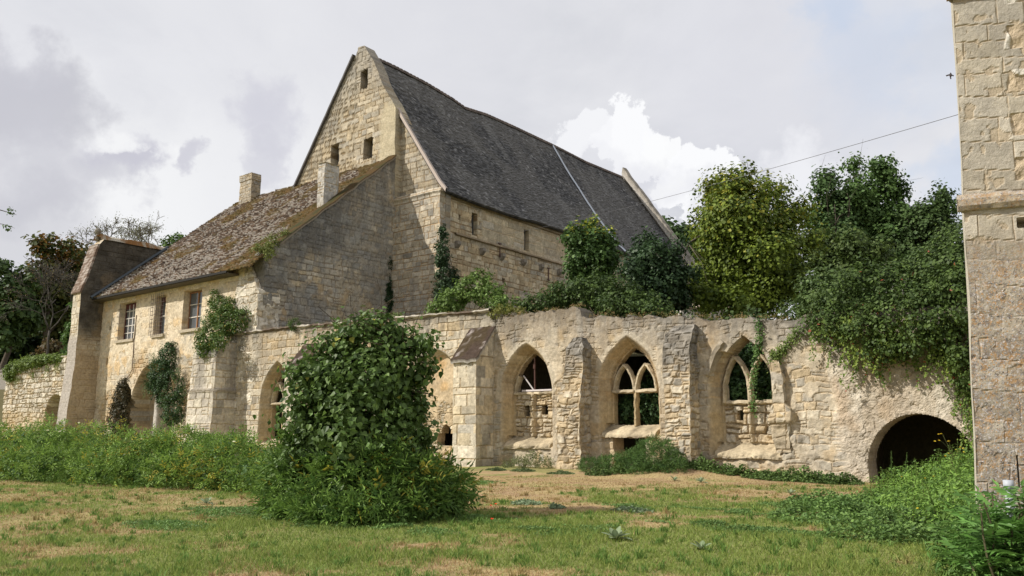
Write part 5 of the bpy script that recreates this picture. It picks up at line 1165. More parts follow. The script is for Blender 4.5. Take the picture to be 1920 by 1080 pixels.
crp_line(cv, [at(1500, 615, 27.85), at(1480, 640, 27.9), at(1462, 660, 27.9), at(1450, 668, 27.9), at(1455, 690, 27.9)], 700, .08, ((.05, .08, .02), (.10, .13, .03)), .10, name='side_leaves', seed=9)
# plants growing on top of the wall, each in its place
def shrub(label, blobs, n, size, cols, name='shrub', cat='shrub', shape='kite', per=8, clump=.12, mat=None, **kw):
    B = np.array(blobs); base = (B[:, 0].mean(), B[:, 1].mean(), (B[:, 2]-B[:, 5]).min()); t = thing(name, label, cat, base)
    lst = []
    for b in B[:6]: lst.append(limb(base, b[:3], .02, .008, .06, 4, 4)[0])
    V, F, c = merge(lst); link_mesh('stem', V, F, M_BARK, t, np.tile(A3(.10, .08, .05), (len(V), 1)))
    foliage('leaves', t, blobs, n, size, cols, shape, mat or M_LEAFD, per=per, clump=clump, **kw); return t
def bl(lst): return [(*at(px, py, Y), rx, ry, rz_) for (px, py, Y, rx, ry, rz_) in lst]
shrub('spreading leafy shrub on the wall top below the ivied church corner', bl([(850, 560, 30, .8, .8, .5), (880, 545, 30, .8, .8, .6), (900, 525, 30.2, .5, .5, .5), (915, 550, 30, .8, .8, .5), (830, 575, 29.5, .8, .6, .35), (945, 568, 29.6, .6, .6, .4)]), 6500, .14, ((.04, .07, .016), (.10, .15, .035)), lump=.4)
shrub('dense dark shrubs along the wall top under the young ash', bl([(1010, 570, 30, .9, .8, .45), (1050, 555, 31, 1., .9, .6), (1090, 550, 31, 1., .9, .7), (1130, 545, 31, 1., .9, .8), (1165, 560, 30.5, .9, .8, .7), (1200, 570, 30, .8, .8, .5), (1150, 575, 29.6, .9, .8, .4), (1230, 580, 29.8, .7, .7, .35)]), 15000, .13, ((.014, .028, .008), (.055, .085, .020)), lump=.4)
shrub('leafy upright shoots at the left end of the creeper mass', bl([(1510, 545, 30.5, .35, .4, .6), (1535, 540, 30.5, .3, .4, .7), (1525, 575, 30, .7, .6, .5), (1560, 530, 31, .6, .6, .5)]), 4200, .12, ((.03, .055, .015), (.07, .10, .03)), lump=.5)
shrub('small round dark bush rooted in the coping left of the big bush', bl([(552, 608, 27.9, .42, .35, .32)]), 900, .07, ((.02, .04, .012), (.06, .09, .02)), clump=.07)
shrub('low tuft of bright weeds on the coping beside the dark bush', bl([(690, 597, 28.2, .5, .3, .16), (720, 594, 28.2, .5, .3, .18), (655, 603, 28.2, .4, .3, .08), (745, 592, 28.2, .3, .3, .2)]), 1500, .075, ((.05, .07, .018), (.09, .13, .03)), clump=.06)
shrub('yellowish weeds drooping over the end of the coping', bl([(930, 590, 27.95, .35, .3, .2), (945, 580, 28.2, .5, .4, .2), (968, 580, 28.4, .4, .3, .15)]), 1300, .07, ((.08, .08, .02), (.13, .14, .03)), clump=.06)
gt = foliage('wall_top_growth', None, [(x+.3*math.sin(x*7), 28.35, float(atop(np.array([x]))[0])+.10+.0*x, .38, .3, .07) for x in np.arange(-42.3, -3.2, .55)], 9000, .06, ((.07, .065, .02), (.13, .13, .035)), 'lance', M_LEAFD, per=6, clump=.06, up=.1, droop=-.6, lump=.2, yellow=(.35, (.24, .16, .08)))
tag(gt, kind='stuff')
gt = foliage('terrace_undergrowth', None, [(x, y, 6.3+.2*math.sin(x*3+y), .9, .9, .5) for x in np.arange(-35, 2, 1.2) for y in (34.5, 37)], 22000, .16, ((.02, .035, .012), (.05, .075, .02)), 'kite', M_LEAFD, per=8, clump=.2, lump=.4); tag(gt, kind='stuff')
# ivies
def ivy(label, lst, n, size=.10, cols=((.022, .045, .014), (.065, .105, .028)), name='ivy', yellow=None, mat=None, **kw):
    B = [(*at(px, py, Y), rx, ry, rz_) for (px, py, Y, rx, ry, rz_) in lst]; t = thing(name, label, 'ivy', tuple(np.mean(np.array(B)[:, :3], 0)))
    foliage('leaves', t, B, n, size, cols, 'fold', mat or M_LEAF, per=kw.pop('per', 8), clump=kw.pop('clump', .10), yellow=yellow, **kw); 
    V, F, c = merge([limb(np.array(B[-1][:3])+[0, .15, -.3], B[i][:3], .03, .012, .05, 5, 4)[0] for i in range(min(4, len(B)))]); link_mesh('stem', V, F, M_BARK, t, np.tile(A3(.12, .1, .07), (len(V), 1))); return t
iv = ivy('big green ivy clump over the corner buttress beside the third window', [(402, 560, 28.0, .5, .35, .5), (410, 585, 27.8, .9, .5, .8), (425, 600, 27.6, 1.0, .6, .8), (400, 620, 27.2, 1.2, .6, .8), (385, 640, 26.8, .7, .45, .55), (450, 600, 27.8, .75, .5, .7), (410, 640, 26.6, .7, .35, .5), (382, 655, 26.5, .35, .3, .4), (430, 570, 28, .5, .4, .4)], 14000, .105, ((.03, .055, .014), (.08, .12, .028)), yellow=(.04, (.20, .15, .04)), shell=.7, lump=.4)
strands('leaves', iv, [at(px, py, 26.55) for px, py in ((370, 650), (385, 660), (400, 650), (365, 620))]+[at(px, py, 28.1) for px, py in ((440, 630), (455, 610), (395, 545), (380, 590))], 40, .5, .07, ((.04, .07, .016), (.12, .14, .03)), seed=12)
ia = ivy('dark glossy ivy hanging inside the tall recess of the facade', [(315, 670, 28.0, .75, .5, .9), (300, 700, 27.9, 1.1, .6, 1.0), (315, 730, 27.9, 1.3, .6, 1.1), (325, 765, 27.9, .85, .5, 1.0), (290, 715, 27.9, .6, .4, .6), (322, 650, 28.1, .35, .3, .35)], 12000, .11, ((.012, .028, .012), (.045, .08, .026)), shell=.7, lump=.35)
strands('leaves', ia, [at(px, py, 28.1) for px, py in ((290, 660), (335, 690), (345, 720), (310, 780), (275, 720))], 40, .8, .075, ((.02, .045, .014), (.07, .10, .028)), seed=13)
ivy('brownish withered ivy in the left recess of the facade', [(228, 745, 28.1, .6, .5, .9), (222, 785, 28.0, 1.0, .5, 1.2), (232, 725, 28.2, .45, .35, .5)], 7000, .10, ((.018, .024, .012), (.07, .055, .03)), shell=.7)
lwivy = ivy('bright green ivy spilling over the low wall at the left', [(30, 690, 28.2, 1.3, .5, .55), (55, 682, 28.3, 1.6, .7, .5), (80, 677, 28.4, 1.5, .7, .35), (105, 673, 28.5, 1.5, .7, .3), (20, 700, 28.1, .7, .4, .6)], 11000, .14, ((.05, .08, .018), (.11, .15, .03)), clump=.14)
strands('leaves', lwivy, [at(px, py, 28.15) for px, py in ((20, 700), (35, 705), (60, 695), (90, 685), (110, 680))], 36, .7, .09, ((.06, .09, .02), (.13, .16, .035)), seed=14)
ivy('dark ivy column climbing the front corner of the slate-roofed hall', [(829, 445, 38.7, .30, .25, .8), (829, 480, 38.7, .45, .3, 1.0), (830, 520, 38.7, .5, .3, 1.1), (832, 555, 38.6, .8, .4, .9), (848, 545, 39.6, .5, .5, 1.0), (850, 520, 40.2, .3, .3, .6)], 6500, .15, ((.012, .026, .012), (.035, .06, .022)), clump=.14)
ivy('thin dark ivy in the angle between the raking wall and the gable buttress', [(729, 520, 38.7, .14, .14, 1.0), (729, 560, 38.6, .22, .2, 1.0), (731, 500, 38.7, .12, .12, .6)], 1800, .13, ((.012, .026, .012), (.035, .06, .022)))
shrub('yellow-green weed clump rooted at the lower edge of the tiled roof', bl([(495, 462, 28.5, .55, .45, .5), (510, 455, 28.9, .45, .4, .5), (482, 472, 28.2, .5, .35, .25), (505, 475, 28.3, .4, .3, .3)]), 2300, .10, ((.05, .07, .018), (.13, .14, .035)), lump=.4)
shrub('small weed tuft higher up the tiled roof edge', bl([(534, 437, 30.0, .3, .25, .2)]), 380, .08, ((.05, .07, .018), (.12, .13, .035)))
# foliage seen through the windows, inside the rooms
ivy('dark ivy curtain inside the rightmost traceried window', [(1385, 740, 29.3, .55, .3, .5), (1430, 745, 29.3, .8, .35, .55), (1465, 735, 29.5, .5, .35, .7), (1400, 690, 30.2, .8, .4, .9), (1440, 690, 30.0, .7, .4, .9), (1380, 710, 30.2, .6, .4, .9), (1415, 650, 30.6, .8, .4, .6)], 11000, .12, ((.02, .045, .016), (.06, .11, .035)), name='inner_ivy', shell=.6)
ivy('dark green growth inside the window above the square hole', [(1180, 770, 29.3, .5, .25, .5), (1225, 765, 29.3, .6, .3, .7), (1200, 745, 29.8, .7, .3, .6), (1232, 720, 29.9, .5, .3, .8)], 6000, .11, ((.015, .035, .014), (.05, .09, .03)), name='inner_ivy', shell=.6)

# ---- foreground bush, elder hedge, weeds
bb = gp(682, 16.0, 0); bush = thing('lilac_bush', 'big round heart-leaved bush standing alone on the lawn', 'bush', tuple(bb))
BB = []
def bd(px, py, dep, rx, ry, rz_): return (*atd(px, py, dep), rx, ry, rz_)
for a in [(679, 640, 16, 0.42, .5, .42), (650, 660, 16, 0.39, .5, .36), (722, 652, 16, 0.31, .45, .34), (758, 668, 16, 0.15, .25, .30), (694, 622, 16, 0.18, .25, .20), (636, 640, 16, 0.15, .2, .2),
          (609, 700, 15.8, 0.42, .6, .46), (681, 710, 15.7, 0.64, .75, .60), (740, 705, 15.9, 0.33, .6, .46), (582, 720, 15.8, 0.20, .4, .30),
          (596, 765, 15.7, 0.39, .65, .46), (663, 775, 15.4, 0.74, .8, .62), (735, 770, 15.8, 0.39, .65, .46), (766, 760, 15.9, 0.13, .3, .26), (571, 790, 15.8, 0.17, .3, .26),
          (604, 830, 15.6, 0.44, .65, .46), (681, 840, 15.4, 0.78, .85, .50), (748, 820, 15.8, 0.31, .6, .36), (591, 880, 15.5, 0.41, .6, .36), (753, 870, 15.7, 0.37, .6, .34), (612, 672, 15.8, .28, .45, .24), (755, 655, 15.9, .26, .45, .26), (783, 690, 15.9, .18, .35, .26), (572, 700, 15.8, .16, .3, .16), (788, 640, 15.9, .10, .2, .14), (556, 820, 15.7, .22, .4, .30), (790, 800, 15.8, .16, .3, .24), (600, 905, 15.2, .30, .4, .24), (740, 895, 15.2, .34, .4, .26), (790, 850, 15.7, .18, .3, .22), (668, 915, 14.9, .34, .4, .22), (720, 618, 16, .22, .3, .16)]: BB.append(bd(*a))
lst = []
for k in range(9):
    t = BB[k][:3]; lst.append(limb(bb+Vector((random.uniform(-.25, .25), random.uniform(-.25, .25), -.05)), t, .045, .015, .06, 6, 6)[0])
    for _ in range(5): lst.append(limb(np.array(t)+RNG.normal(size=3)*.15-[0, 0, .2], np.array(t)+RNG.normal(size=3)*.5+[0, 0, .2], .012, .005, .06, 4, 4)[0])
V, F, c = merge(lst); link_mesh('stems', V, F, M_BARK, bush, np.tile(A3(.09, .07, .05), (len(V), 1)))
foliage('leaves', bush, BB, 19000, .108, ((.024, .046, .012), (.078, .120, .028)), 'heart', M_LEAF, shell=.52, lump=.5, per=7, clump=.16, seed=5, up=.35, droop=.9, yellow=(.012, (.16, .16, .03)), gap=.33)
P, d, cv = blob_points(BB, 700, .95, .4, 5); P, d = P[P[:, 2] > .9][:330], d[P[:, 2] > .9][:330]; k = len(P); ax_ = unit(d*.7+RNG.normal(size=(k, 3))*.4+[0, 0, .45]); q = []; L_ = .18+.28*RNG.random(k)
for t in np.linspace(.1, 1, 6): q.append(P+ax_*(L_*t)[:, None]+RNG.normal(size=(k, 3))*.03)
Q = np.concatenate(q); dd = np.tile(ax_, (6, 1)); V, F, C_ = place_leaves(Q, dd*.4+RNG.normal(size=Q.shape)*.5+[0, 0, .5], dd*.4+RNG.normal(size=Q.shape)*.6-[0, 0, .4], .06+.05*RNG.random(len(Q)), 'heart', (A3(.060, .100, .024)*(.6+.8*RNG.random(len(Q)))[:, None])); link_mesh('shoots', V, F, M_LEAF, bush, C_)
def umbel(parent, p, r_, col):
    a = np.arange(9)*2*math.pi/9; q = r_*(.7+.5*RNG.random(9)); V = [[p[0], p[1], p[2]+r_*.35]]+[[p[0]+q[i]*math.cos(a[i]), p[1]+q[i]*math.sin(a[i]), p[2]+r_*.2*RNG.normal()] for i in range(9)]+[[p[0], p[1], p[2]-r_*.6]]
    F = [[0, 1+i, 1+(i+1) % 9] for i in range(9)]+[[10, 1+(i+1) % 9, 1+i] for i in range(9)]; link_mesh('flower_head', np.array(V), [np.array(F)], M_LEAFD, parent, np.tile(A3(*col), (11, 1)))
def elder(name, parent, blobs, n, L, ls, cols, pairs=2, per=1, yellow=.03, shell=.7, seed=3, lump=.3, up=.5, mat=None, ycol=(.22, .20, .03)):
    P, d, cv = blob_points(blobs, n, shell, lump, seed, .05, 1); k = P[:, 2] > .02; P, d, cv = P[k], d[k], cv[k]; m = len(P)
    ax = d*.8+RNG.normal(size=(m, 3))*.55+np.array([0, 0, .10]); nr = np.array([0, 0, 1.])*up+d*.6+RNG.normal(size=(m, 3))*.3
    t = RNG.random(m)[:, None]; z = cv[:, None]; c = A3(*cols[0])*(1-t)+A3(*cols[1])*t; c = c*(.75+.5*z)
    pn = vn3(P[:, 0]*.9, P[:, 1]*.9, P[:, 2]*1.5, 77); q = RNG.random(m) < yellow*np.clip((pn-.35)*5, 0, 3); c[q] = A3(*ycol)*(.7+.5*RNG.random(q.sum()))[:, None]
    V, F, C_ = compound(P, ax, nr, L*(.7+.6*RNG.random(m)), pairs, ls, c); return link_mesh(name, V, F, mat or M_LEAFD, parent, C_)
def hz(px): return np.interp(px, [0, 120, 200, 330, 430, 500, 560], [797, 800, 806, 812, 808, 848, 840])
HB = []
rh = np.random.default_rng(8)
for px in np.arange(-90, 560, 20):
    yb = np.interp(px, [-90, 0, 200, 300, 430, 520, 560], [893, 897, 910, 917, 922, 928, 935]); dep = (CZ)/math.tan(math.atan((yb-540)/FPX)-PITCH)
    for row in range(3):
        dp = dep+.7+row*1.0; ztop = zat(hz(px)+rh.uniform(-10, 24)+(6 if row == 0 else 0), dp); r_ = .45+.55*rh.random(); 
        p = gp(px+rh.uniform(-10, 10), dp, 0); h = max(ztop*(.72 if row == 0 else 1), .8)
        HB.append((p.x, p.y+rh.uniform(-.45, .35), h*.46, r_, r_, h*.50))
hedge = thing('elder_hedge', 'long dense thicket of elder in front of the low wing', 'hedge', (-25, 13.5, 0))
elder('leaves', hedge, HB, 27000, .20, .125, ((.040, .078, .016), (.145, .215, .042)), 2, yellow=.07, shell=.70, seed=31, lump=.5)
foliage('broad_leaves', hedge, [b for i, b in enumerate(HB) if (i*7) % 5 == 0], 9000, .10, ((.020, .045, .012), (.06, .11, .026)), 'fold', M_LEAFD, per=8, clump=.12, seed=32, shell=.7, lump=.5, zmin=.02)
cl = []
fl = blob_points(HB, 500, .98, .5, 31)[0]; fl = fl[fl[:, 2] > 1.2][:46]
for p in fl:
    umbel(hedge, p+np.array([0, 0, .08]), .05, (.42, .40, .28))
sk = thing('elder_skirt', 'fern-like elder shoots massed round the foot of the round bush', 'shrub', tuple(gp(690, 15, 0)))
SB = []
for (px, py, dep, r_, h) in [(545, 920, 15.8, .30, .34), (525, 945, 15.5, .22, .2), (580, 905, 15.4, .36, .42), (600, 945, 14.8, .36, .28), (560, 958, 15.1, .3, .18), (640, 905, 15.0, .40, .46), (645, 955, 14.4, .34, .2), (700, 900, 14.9, .42, .50), (700, 950, 14.4, .38, .24), (755, 905, 15.0, .40, .42), (750, 955, 14.6, .32, .2), (800, 905, 15.3, .34, .36), (805, 945, 15, .26, .18), (835, 925, 15.6, .26, .24), (860, 940, 15.8, .14, .14), (845, 900, 15.9, .12, .24), (600, 965, 14.5, .3, .14), (660, 975, 14.2, .3, .10), (720, 972, 14.3, .28, .12), (800, 888, 15.7, .16, .18), (865, 915, 16, .10, .22), (830, 885, 16, .08, .16), (550, 860, 15.9, .24, .44), (530, 890, 15.8, .22, .34), (572, 830, 15.8, .18, .34), (640, 860, 15.0, .26, .30), (725, 855, 15.1, .26, .28)]:
    p = atd(px, py, dep); SB.append((p[0], p[1], max(p[2], .12), r_, r_, h))
elder('leaves', sk, SB, 3900, .28, .15, ((.034, .070, .016), (.112, .175, .036)), 3, yellow=.035, shell=.6, seed=41, lump=.4)
hb2 = thing('low_shrub', 'green mounded shrub growing under the window beside the broken pier', 'shrub', tuple(at(1190, 880, 27)))
B2 = []
for (px, py, Y, r_, h) in [(1115, 872, 26.6, .55, .3), (1150, 870, 26.5, .6, .38), (1185, 868, 26.5, .6, .45), (1220, 852, 26.5, .6, .62), (1245, 860, 26.3, .55, .6), (1265, 872, 26.2, .4, .35), (1205, 882, 26.0, .5, .25)]:
    p = at(px, py, Y); B2.append((p[0], p[1], max(p[2], .15)-.05, r_, r_, h))
elder('leaves', hb2, B2, 4500, .14, .085, ((.03, .062, .018), (.07, .12, .03)), 2, yellow=.0, shell=.7, seed=51)
hb3 = thing('dry_weed_tuft', 'grey-green wiry weed tuft under the window with the iron bar', 'weeds', tuple(at(1000, 880, 27)))
B3 = [(*at(px, py, 27.1), .4, .35, h) for (px, py, h) in ((975, 868, .22), (1000, 862, .32), (1022, 868, .2), (950, 872, .12))]
foliage('leaves', hb3, B3, 2600, .09, ((.06, .075, .03), (.12, .13, .055)), 'lance', M_LEAFD, per=5, clump=.08, up=.2, droop=-.4)

def scatter_weeds(name, pts, n, size, cols, hgt, shape='fold', seed=1, kind='stuff', thr=None):
    """low broad leaves scattered around a list of ground spots (x,y,rx,ry)"""
    r = np.random.default_rng(seed); B = np.array(pts, float); w = B[:, 2]*B[:, 3]; i = r.choice(len(B), n, p=w/w.sum()); a = r.random(n)*2*math.pi; q = r.random(n)**.6
    x = B[i, 0]+np.cos(a)*q*B[i, 2]; y = B[i, 1]+np.sin(a)*q*B[i, 3]; k = vn2(x*2.2, y*2.2, seed+40) > .42 if thr is None else vn2(x*2.2, y*2.2, seed+40) > thr; x, y, i, q = x[k], y[k], i[k], q[k]; m = len(x)
    h = hgt*(1.05-q)*(.35+1.0*fbm2(x*2.5, y*2.5, seed+41, 3)); z = ground_z(x, y)+h*r.random(m)**.55
    P = np.stack([x, y, z], -1); t = r.random(m)[:, None]; pv = vn2(x*1.5, y*1.5, seed+9)[:, None]; c = (A3(*cols[0])*(1-t)+A3(*cols[1])*t)*(.75+.5*pv)
    V, F, C_ = place_leaves(P, np.array([0, 0, 1.])+r.normal(size=(m, 3))*.55, r.normal(size=(m, 3))+[0, 0, .2], size*(.6+.8*r.random(m)), shape, c)
    o = link_mesh(name, V, F, M_LEAFD, None, C_); tag(o, kind=kind) if kind else None; return o
def gxy(px, py, rx, ry): 
    p = gp(px, CZ/math.tan(math.atan((py-540)/FPX)-PITCH)); return (p.x, p.y, rx, ry)
scatter_weeds('weed_strip', [gxy(1290+k*24, 893+k*1.2, .55, .5) for k in range(13)]+[gxy(1120+k*40, 893, .5, .3) for k in range(5)], 16000, .075, ((.035, .06, .018), (.085, .13, .035)), .5, seed=61, thr=.2)
scatter_weeds('weed_strip', [gxy(930, 884, .5, .3), gxy(980, 886, .6, .3), gxy(1050, 890, .6, .3)], 3000, .05, ((.045, .065, .025), (.09, .12, .05)), .15, seed=62, thr=.2)
# weeds at the right: low front carpet and the taller mound against the tunnel
scatter_weeds('weed_carpet', [gxy(1560, 975, 1.2, 1.6), gxy(1640, 985, 1.2, 1.6), gxy(1720, 985, 1.1, 1.4), gxy(1650, 950, 1.5, 1.6), gxy(1750, 960, 1.2, 1.4), gxy(1600, 1010, .6, .7), gxy(1700, 1018, .7, .6), gxy(1530, 955, .9, 1.1), gxy(1790, 1010, .7, .7)], 42000, .055, ((.035, .07, .018), (.10, .16, .04)), .42, seed=63, thr=.22)
scatter_weeds('grey_leaved_patch', [gxy(985, 948, .35, .35), gxy(1030, 955, .35, .3), gxy(1180, 962, .45, .25), gxy(1630, 1005, .3, .3)], 2600, .06, ((.07, .10, .05), (.13, .165, .10)), .12, seed=64, thr=.3)
scatter_weeds('low_clover', [gxy(1180, 955, .9, .5), gxy(1290, 960, 1.3, .6), gxy(1390, 965, 1.3, .6), gxy(1430, 950, .8, .6), gxy(1330, 990, .7, .35), gxy(1230, 985, .4, .2), gxy(1390, 1000, .7, .35), gxy(1460, 1005, .7, .4), gxy(1070, 995, .9, .4), gxy(1000, 1000, .9, .5), gxy(900, 975, 1.0, .6), gxy(1140, 995, .3, .3), gxy(760, 995, 1.2, .5), gxy(620, 985, 1.2, .6), gxy(450, 960, 1.6, .9), gxy(330, 985, 1.2, .6), gxy(900, 905, .8, 1.0)], 42000, .036, ((.045, .085, .022), (.10, .16, .045)), .09, seed=65, thr=.46)
MB_ = []
for (px, py, dep, r_, h) in [(1665, 918, 20.5, .5, .3), (1700, 912, 20.5, .6, .35), (1745, 905, 20, .8, .42), (1795, 900, 19.5, .8, .5), (1830, 900, 18, .7, .6), (1700, 935, 18, .8, .3), (1760, 935, 16.5, .8, .38), (1815, 935, 14.5, .7, .45), (1775, 965, 13, .6, .28), (1690, 960, 16, .7, .2), (1830, 965, 12, .5, .35)]:
    p = atd(px, py, dep); MB_.append((p[0], p[1], max(p[2], .15), r_, r_, h))
md = thing('weed_mound', 'tall bright weed thicket in front of the tunnel arch', 'weeds', tuple(gp(1750, 18, 0)))
foliage('leaves', md, MB_, 26000, .085, ((.052, .105, .020), (.14, .22, .04)), 'lance', M_LEAFD, per=8, clump=.10, seed=91, shell=.55, lump=.45, up=.5, droop=.0, zmin=.02, sizevar=.7)
foliage('broad_leaves', md, MB_, 9000, .075, ((.04, .08, .018), (.10, .16, .035)), 'fold', M_LEAFD, per=6, clump=.10, seed=92, shell=.6, lump=.45, zmin=.02)
st = []; lf = []
for (px, py, dep) in ((1668, 845, 20.3), (1697, 848, 20.3), (1650, 880, 20), (1735, 862, 20), (1765, 850, 19.5), (1790, 862, 18)):
    tip = atd(px, py, dep); b = np.array(gp(px-4, dep, .2)); st.append(limb(b, tip, .012, .005, .03, 7, 4)[0])
    m = 40; t = RNG.random(m)**.8; P = b+(tip-b)*t[:, None]; a = RNG.random(m)*6.28; d = np.stack([np.cos(a), np.sin(a), .5+0*a], -1); lf.append(place_leaves(P, np.array([0, 0, 1.])+d*.2, d, .11*(1.2-t), 'lance', np.tile(A3(.09, .16, .035), (m, 1))))
V, F, c = merge(st); link_mesh('stems', V, F, M_BARK, md, np.tile(A3(.08, .12, .04), (len(V), 1))); V, F, c = merge(lf); link_mesh('shoot_leaves', V, F, M_LEAFD, md, c)
def shoots(parent, spots, hts, ls, col, seed, pairs=9, name='shoot_leaves', lean=.12):
    r = np.random.default_rng(seed); P = []; D = []; S = []; st = []
    for (b, h) in zip(spots, hts):
        b = np.array(b, float); tip = b+np.array([r.normal()*lean, r.normal()*lean, h]); st.append(tube([b, (b+tip)/2+r.normal(size=3)*.01, tip], [.008, .006, .004], (.1, .1, .1), 4))
        a0 = r.random()*3
        for k in range(pairs):
            t = .15+.85*(k+1)/pairs
            for s in (0, math.pi): a = a0+k*1.57+s+r.normal()*.3; P.append(b+(tip-b)*t); D.append([math.cos(a), math.sin(a), .35+.5*(k > pairs-3)]); S.append(ls*(1.25-.75*t)*r.uniform(.75, 1.2))
    P, D, S = np.array(P), np.array(D), np.array(S); c = A3(*col)*(.6+.8*r.random(len(P)))[:, None]
    V, F, C_ = place_leaves(P, np.array([0, 0, 1.])-D*.25+r.normal(size=P.shape)*.2, D, S, 'lance', c); link_mesh(name, V, F, M_LEAFD, parent, C_)
    V, F, c = merge(st); tag(link_mesh('stems', V, F, M_BARK, parent, np.tile(A3(.10, .12, .04), (len(V), 1))), kind='stuff')
sp = blob_points(MB_, 900, .9, .3, 91)[0]; sp = sp[sp[:, 2] > .12][:190]; shoots(md, sp-[0, 0, .15], RNG.uniform(.22, .55, len(sp)), .12, (.10, .165, .03), 3)
sp = blob_points(HB, 1600, .93, .3, 31)[0]; sp = sp[sp[:, 2] > 1.35][:230]; shoots(hedge, sp-[0, 0, .1], RNG.uniform(.18, .42, len(sp)), .13, (.12, .185, .034), 4, 6)
yf = thing('ragwort', 'spindly yellow-flowered stalk against the dark tunnel', 'flower', tuple(gp(1780, 19, 0))); st = []; P = []
for (px, py) in ((1766, 812), (1778, 828), (1788, 846), (1772, 850), (1758, 824), (1800, 838)):
    tip = atd(px, py, 19); st.append(limb(np.array(gp(1785, 19, .9)), tip, .007, .003, .05, 5, 3)[0]); P += [tip+RNG.normal(size=3)*.025 for _ in range(4)]
V, F, c = merge(st); link_mesh('stems', V, F, M_BARK, yf, np.tile(A3(.12, .13, .05), (len(V), 1))); P = np.array(P)
for k in range(0, len(P), 2): umbel(yf, P[k], .028, (.42, .30, .02))
P = blob_points(MB_, 240, .98, .45, 91)[0]; P = P[P[:, 2] > .3][:30]+[0, 0, .05]
for q in P[:18]: umbel(md, q, .024, (.42, .33, .03))
# sumac with big pinnate leaves at the foot of the pier
su = thing('sumac', 'sumac shrub with long pinnate fronds at the foot of the stone pier', 'shrub', tuple(gp(1890, 8.2, 0)))
r = np.random.default_rng(5); n = 95; pb_ = []; ax = []; Ls = []; st = []
for k in range(30):
    dep = r.uniform(7.7, 8.7); px = r.uniform(1800, 1990); b = np.array(gp(px, dep, 0)); tip = b+np.array([r.normal()*.12, r.normal()*.12, r.uniform(.35, 1.02)*(1 if px > 1840 else .75)]); st.append(limb(b-[0, 0, .05], tip, .014, .008, .04, 5, 5)[0])
    for j in range(11):
        t = r.uniform(.35, 1); p = b+(tip-b)*t; a = r.random()*6.28; pb_.append(p); ax.append([math.cos(a), math.sin(a), .35+.5*(t > .85)]); Ls.append(r.uniform(.22, .42))
pb_ = np.array(pb_); ax = np.array(ax); Ls = np.array(Ls); c = A3(.05, .105, .022)*(.7+.9*r.random(len(pb_)))[:, None]
V, F, C_ = compound(pb_, ax, np.array([0, 0, 1.])+ax*-.2, Ls, 6, .135, c, 'lance', .30); link_mesh('fronds', V, F, M_LEAF, su, C_)
V, F, c = merge(st); link_mesh('stems', V, F, M_BARK, su, np.tile(A3(.10, .09, .05), (len(V), 1)))
FB = [(*gp(px, dep, h*.5), r_, r_, h*.55) for (px, dep, r_, h) in ((1850, 8.5, .26, .80), (1895, 8.35, .3, .80), (1950, 8.3, .32, .95), (1815, 8.7, .26, .66), (1780, 9.2, .26, .5), (1835, 9.0, .24, .85), (1870, 8.0, .26, .40), (1930, 7.9, .26, .5))]
foliage('low_leaves', su, FB, 8500, .085, ((.03, .065, .014), (.085, .15, .03)), 'lance', M_LEAFD, per=7, clump=.07, seed=93, shell=.4, lump=.4, gap=.2, zmin=.01)
# mullein rosettes, poppies
def rosette(px, py, R, label, n=11, seed=1, group='mullein rosettes on the lawn'):
    r = np.random.default_rng(seed); p = gp(px, CZ/math.tan(math.atan((py-540)/FPX)-PITCH)); z = float(ground_z(np.array(p.x), np.array(p.y))); t = thing('mullein_rosette', label, 'plant', (p.x, p.y, z), group); V = []; F = []; C_ = []; k = 0
    for i in range(n):
        a = i*2.4+r.normal()*.2; el = .25+.9*(i/n)+r.normal()*.08; L = R*(1.05-.35*i/n); d = np.array([math.cos(a), math.sin(a), 0]); s = np.array([-d[1], d[0], 0]); pr = [(0, .06), (.25, .16), (.5, .24), (.75, .20), (.93, .10), (1, .01)]
        for (tt, w) in pr:
            c = np.array([p.x, p.y, z+.02])+d*L*tt*math.cos(el*(1-.3*tt))+np.array([0, 0, 1.])*L*(tt*math.sin(el)-.35*tt*tt*(1.2-el))
            V += [c-s*w*L+[0, 0, .12*w*L], c-[0, 0, .06*L*w], c+s*w*L+[0, 0, .12*w*L]]; C_ += [A3(.105, .135, .075)*(.8+.3*tt), A3(.14, .175, .10), A3(.105, .135, .075)*(.8+.3*tt)]
        for j in range(5):
            b = k+j*3; F += [[b, b+1, b+4, b+3], [b+1, b+2, b+5, b+4]]
        k += 18
    link_mesh('leaves', np.array(V), [np.array(F)], M_LEAFD, t, np.array(C_), True)
rosette(1150, 1017, .26, 'largest grey-green mullein rosette on the dry patch of lawn', 12, 1)
rosette(1306, 1035, .19, 'smaller mullein rosette nearer the right weeds', 8, 2)
rosette(1262, 902, .24, 'tiny pale rosette close to the low shrub by the wall', 8, 3); rosette(1310, 905, .26, 'pale rosette below the second broken pier', 8, 4); rosette(1475, 928, .22, 'lone pale rosette beside the right weed carpet', 8, 6); rosette(1475-1080, 946, .25, 'flat pale rosette on the left lawn before the hedge', 8, 7)
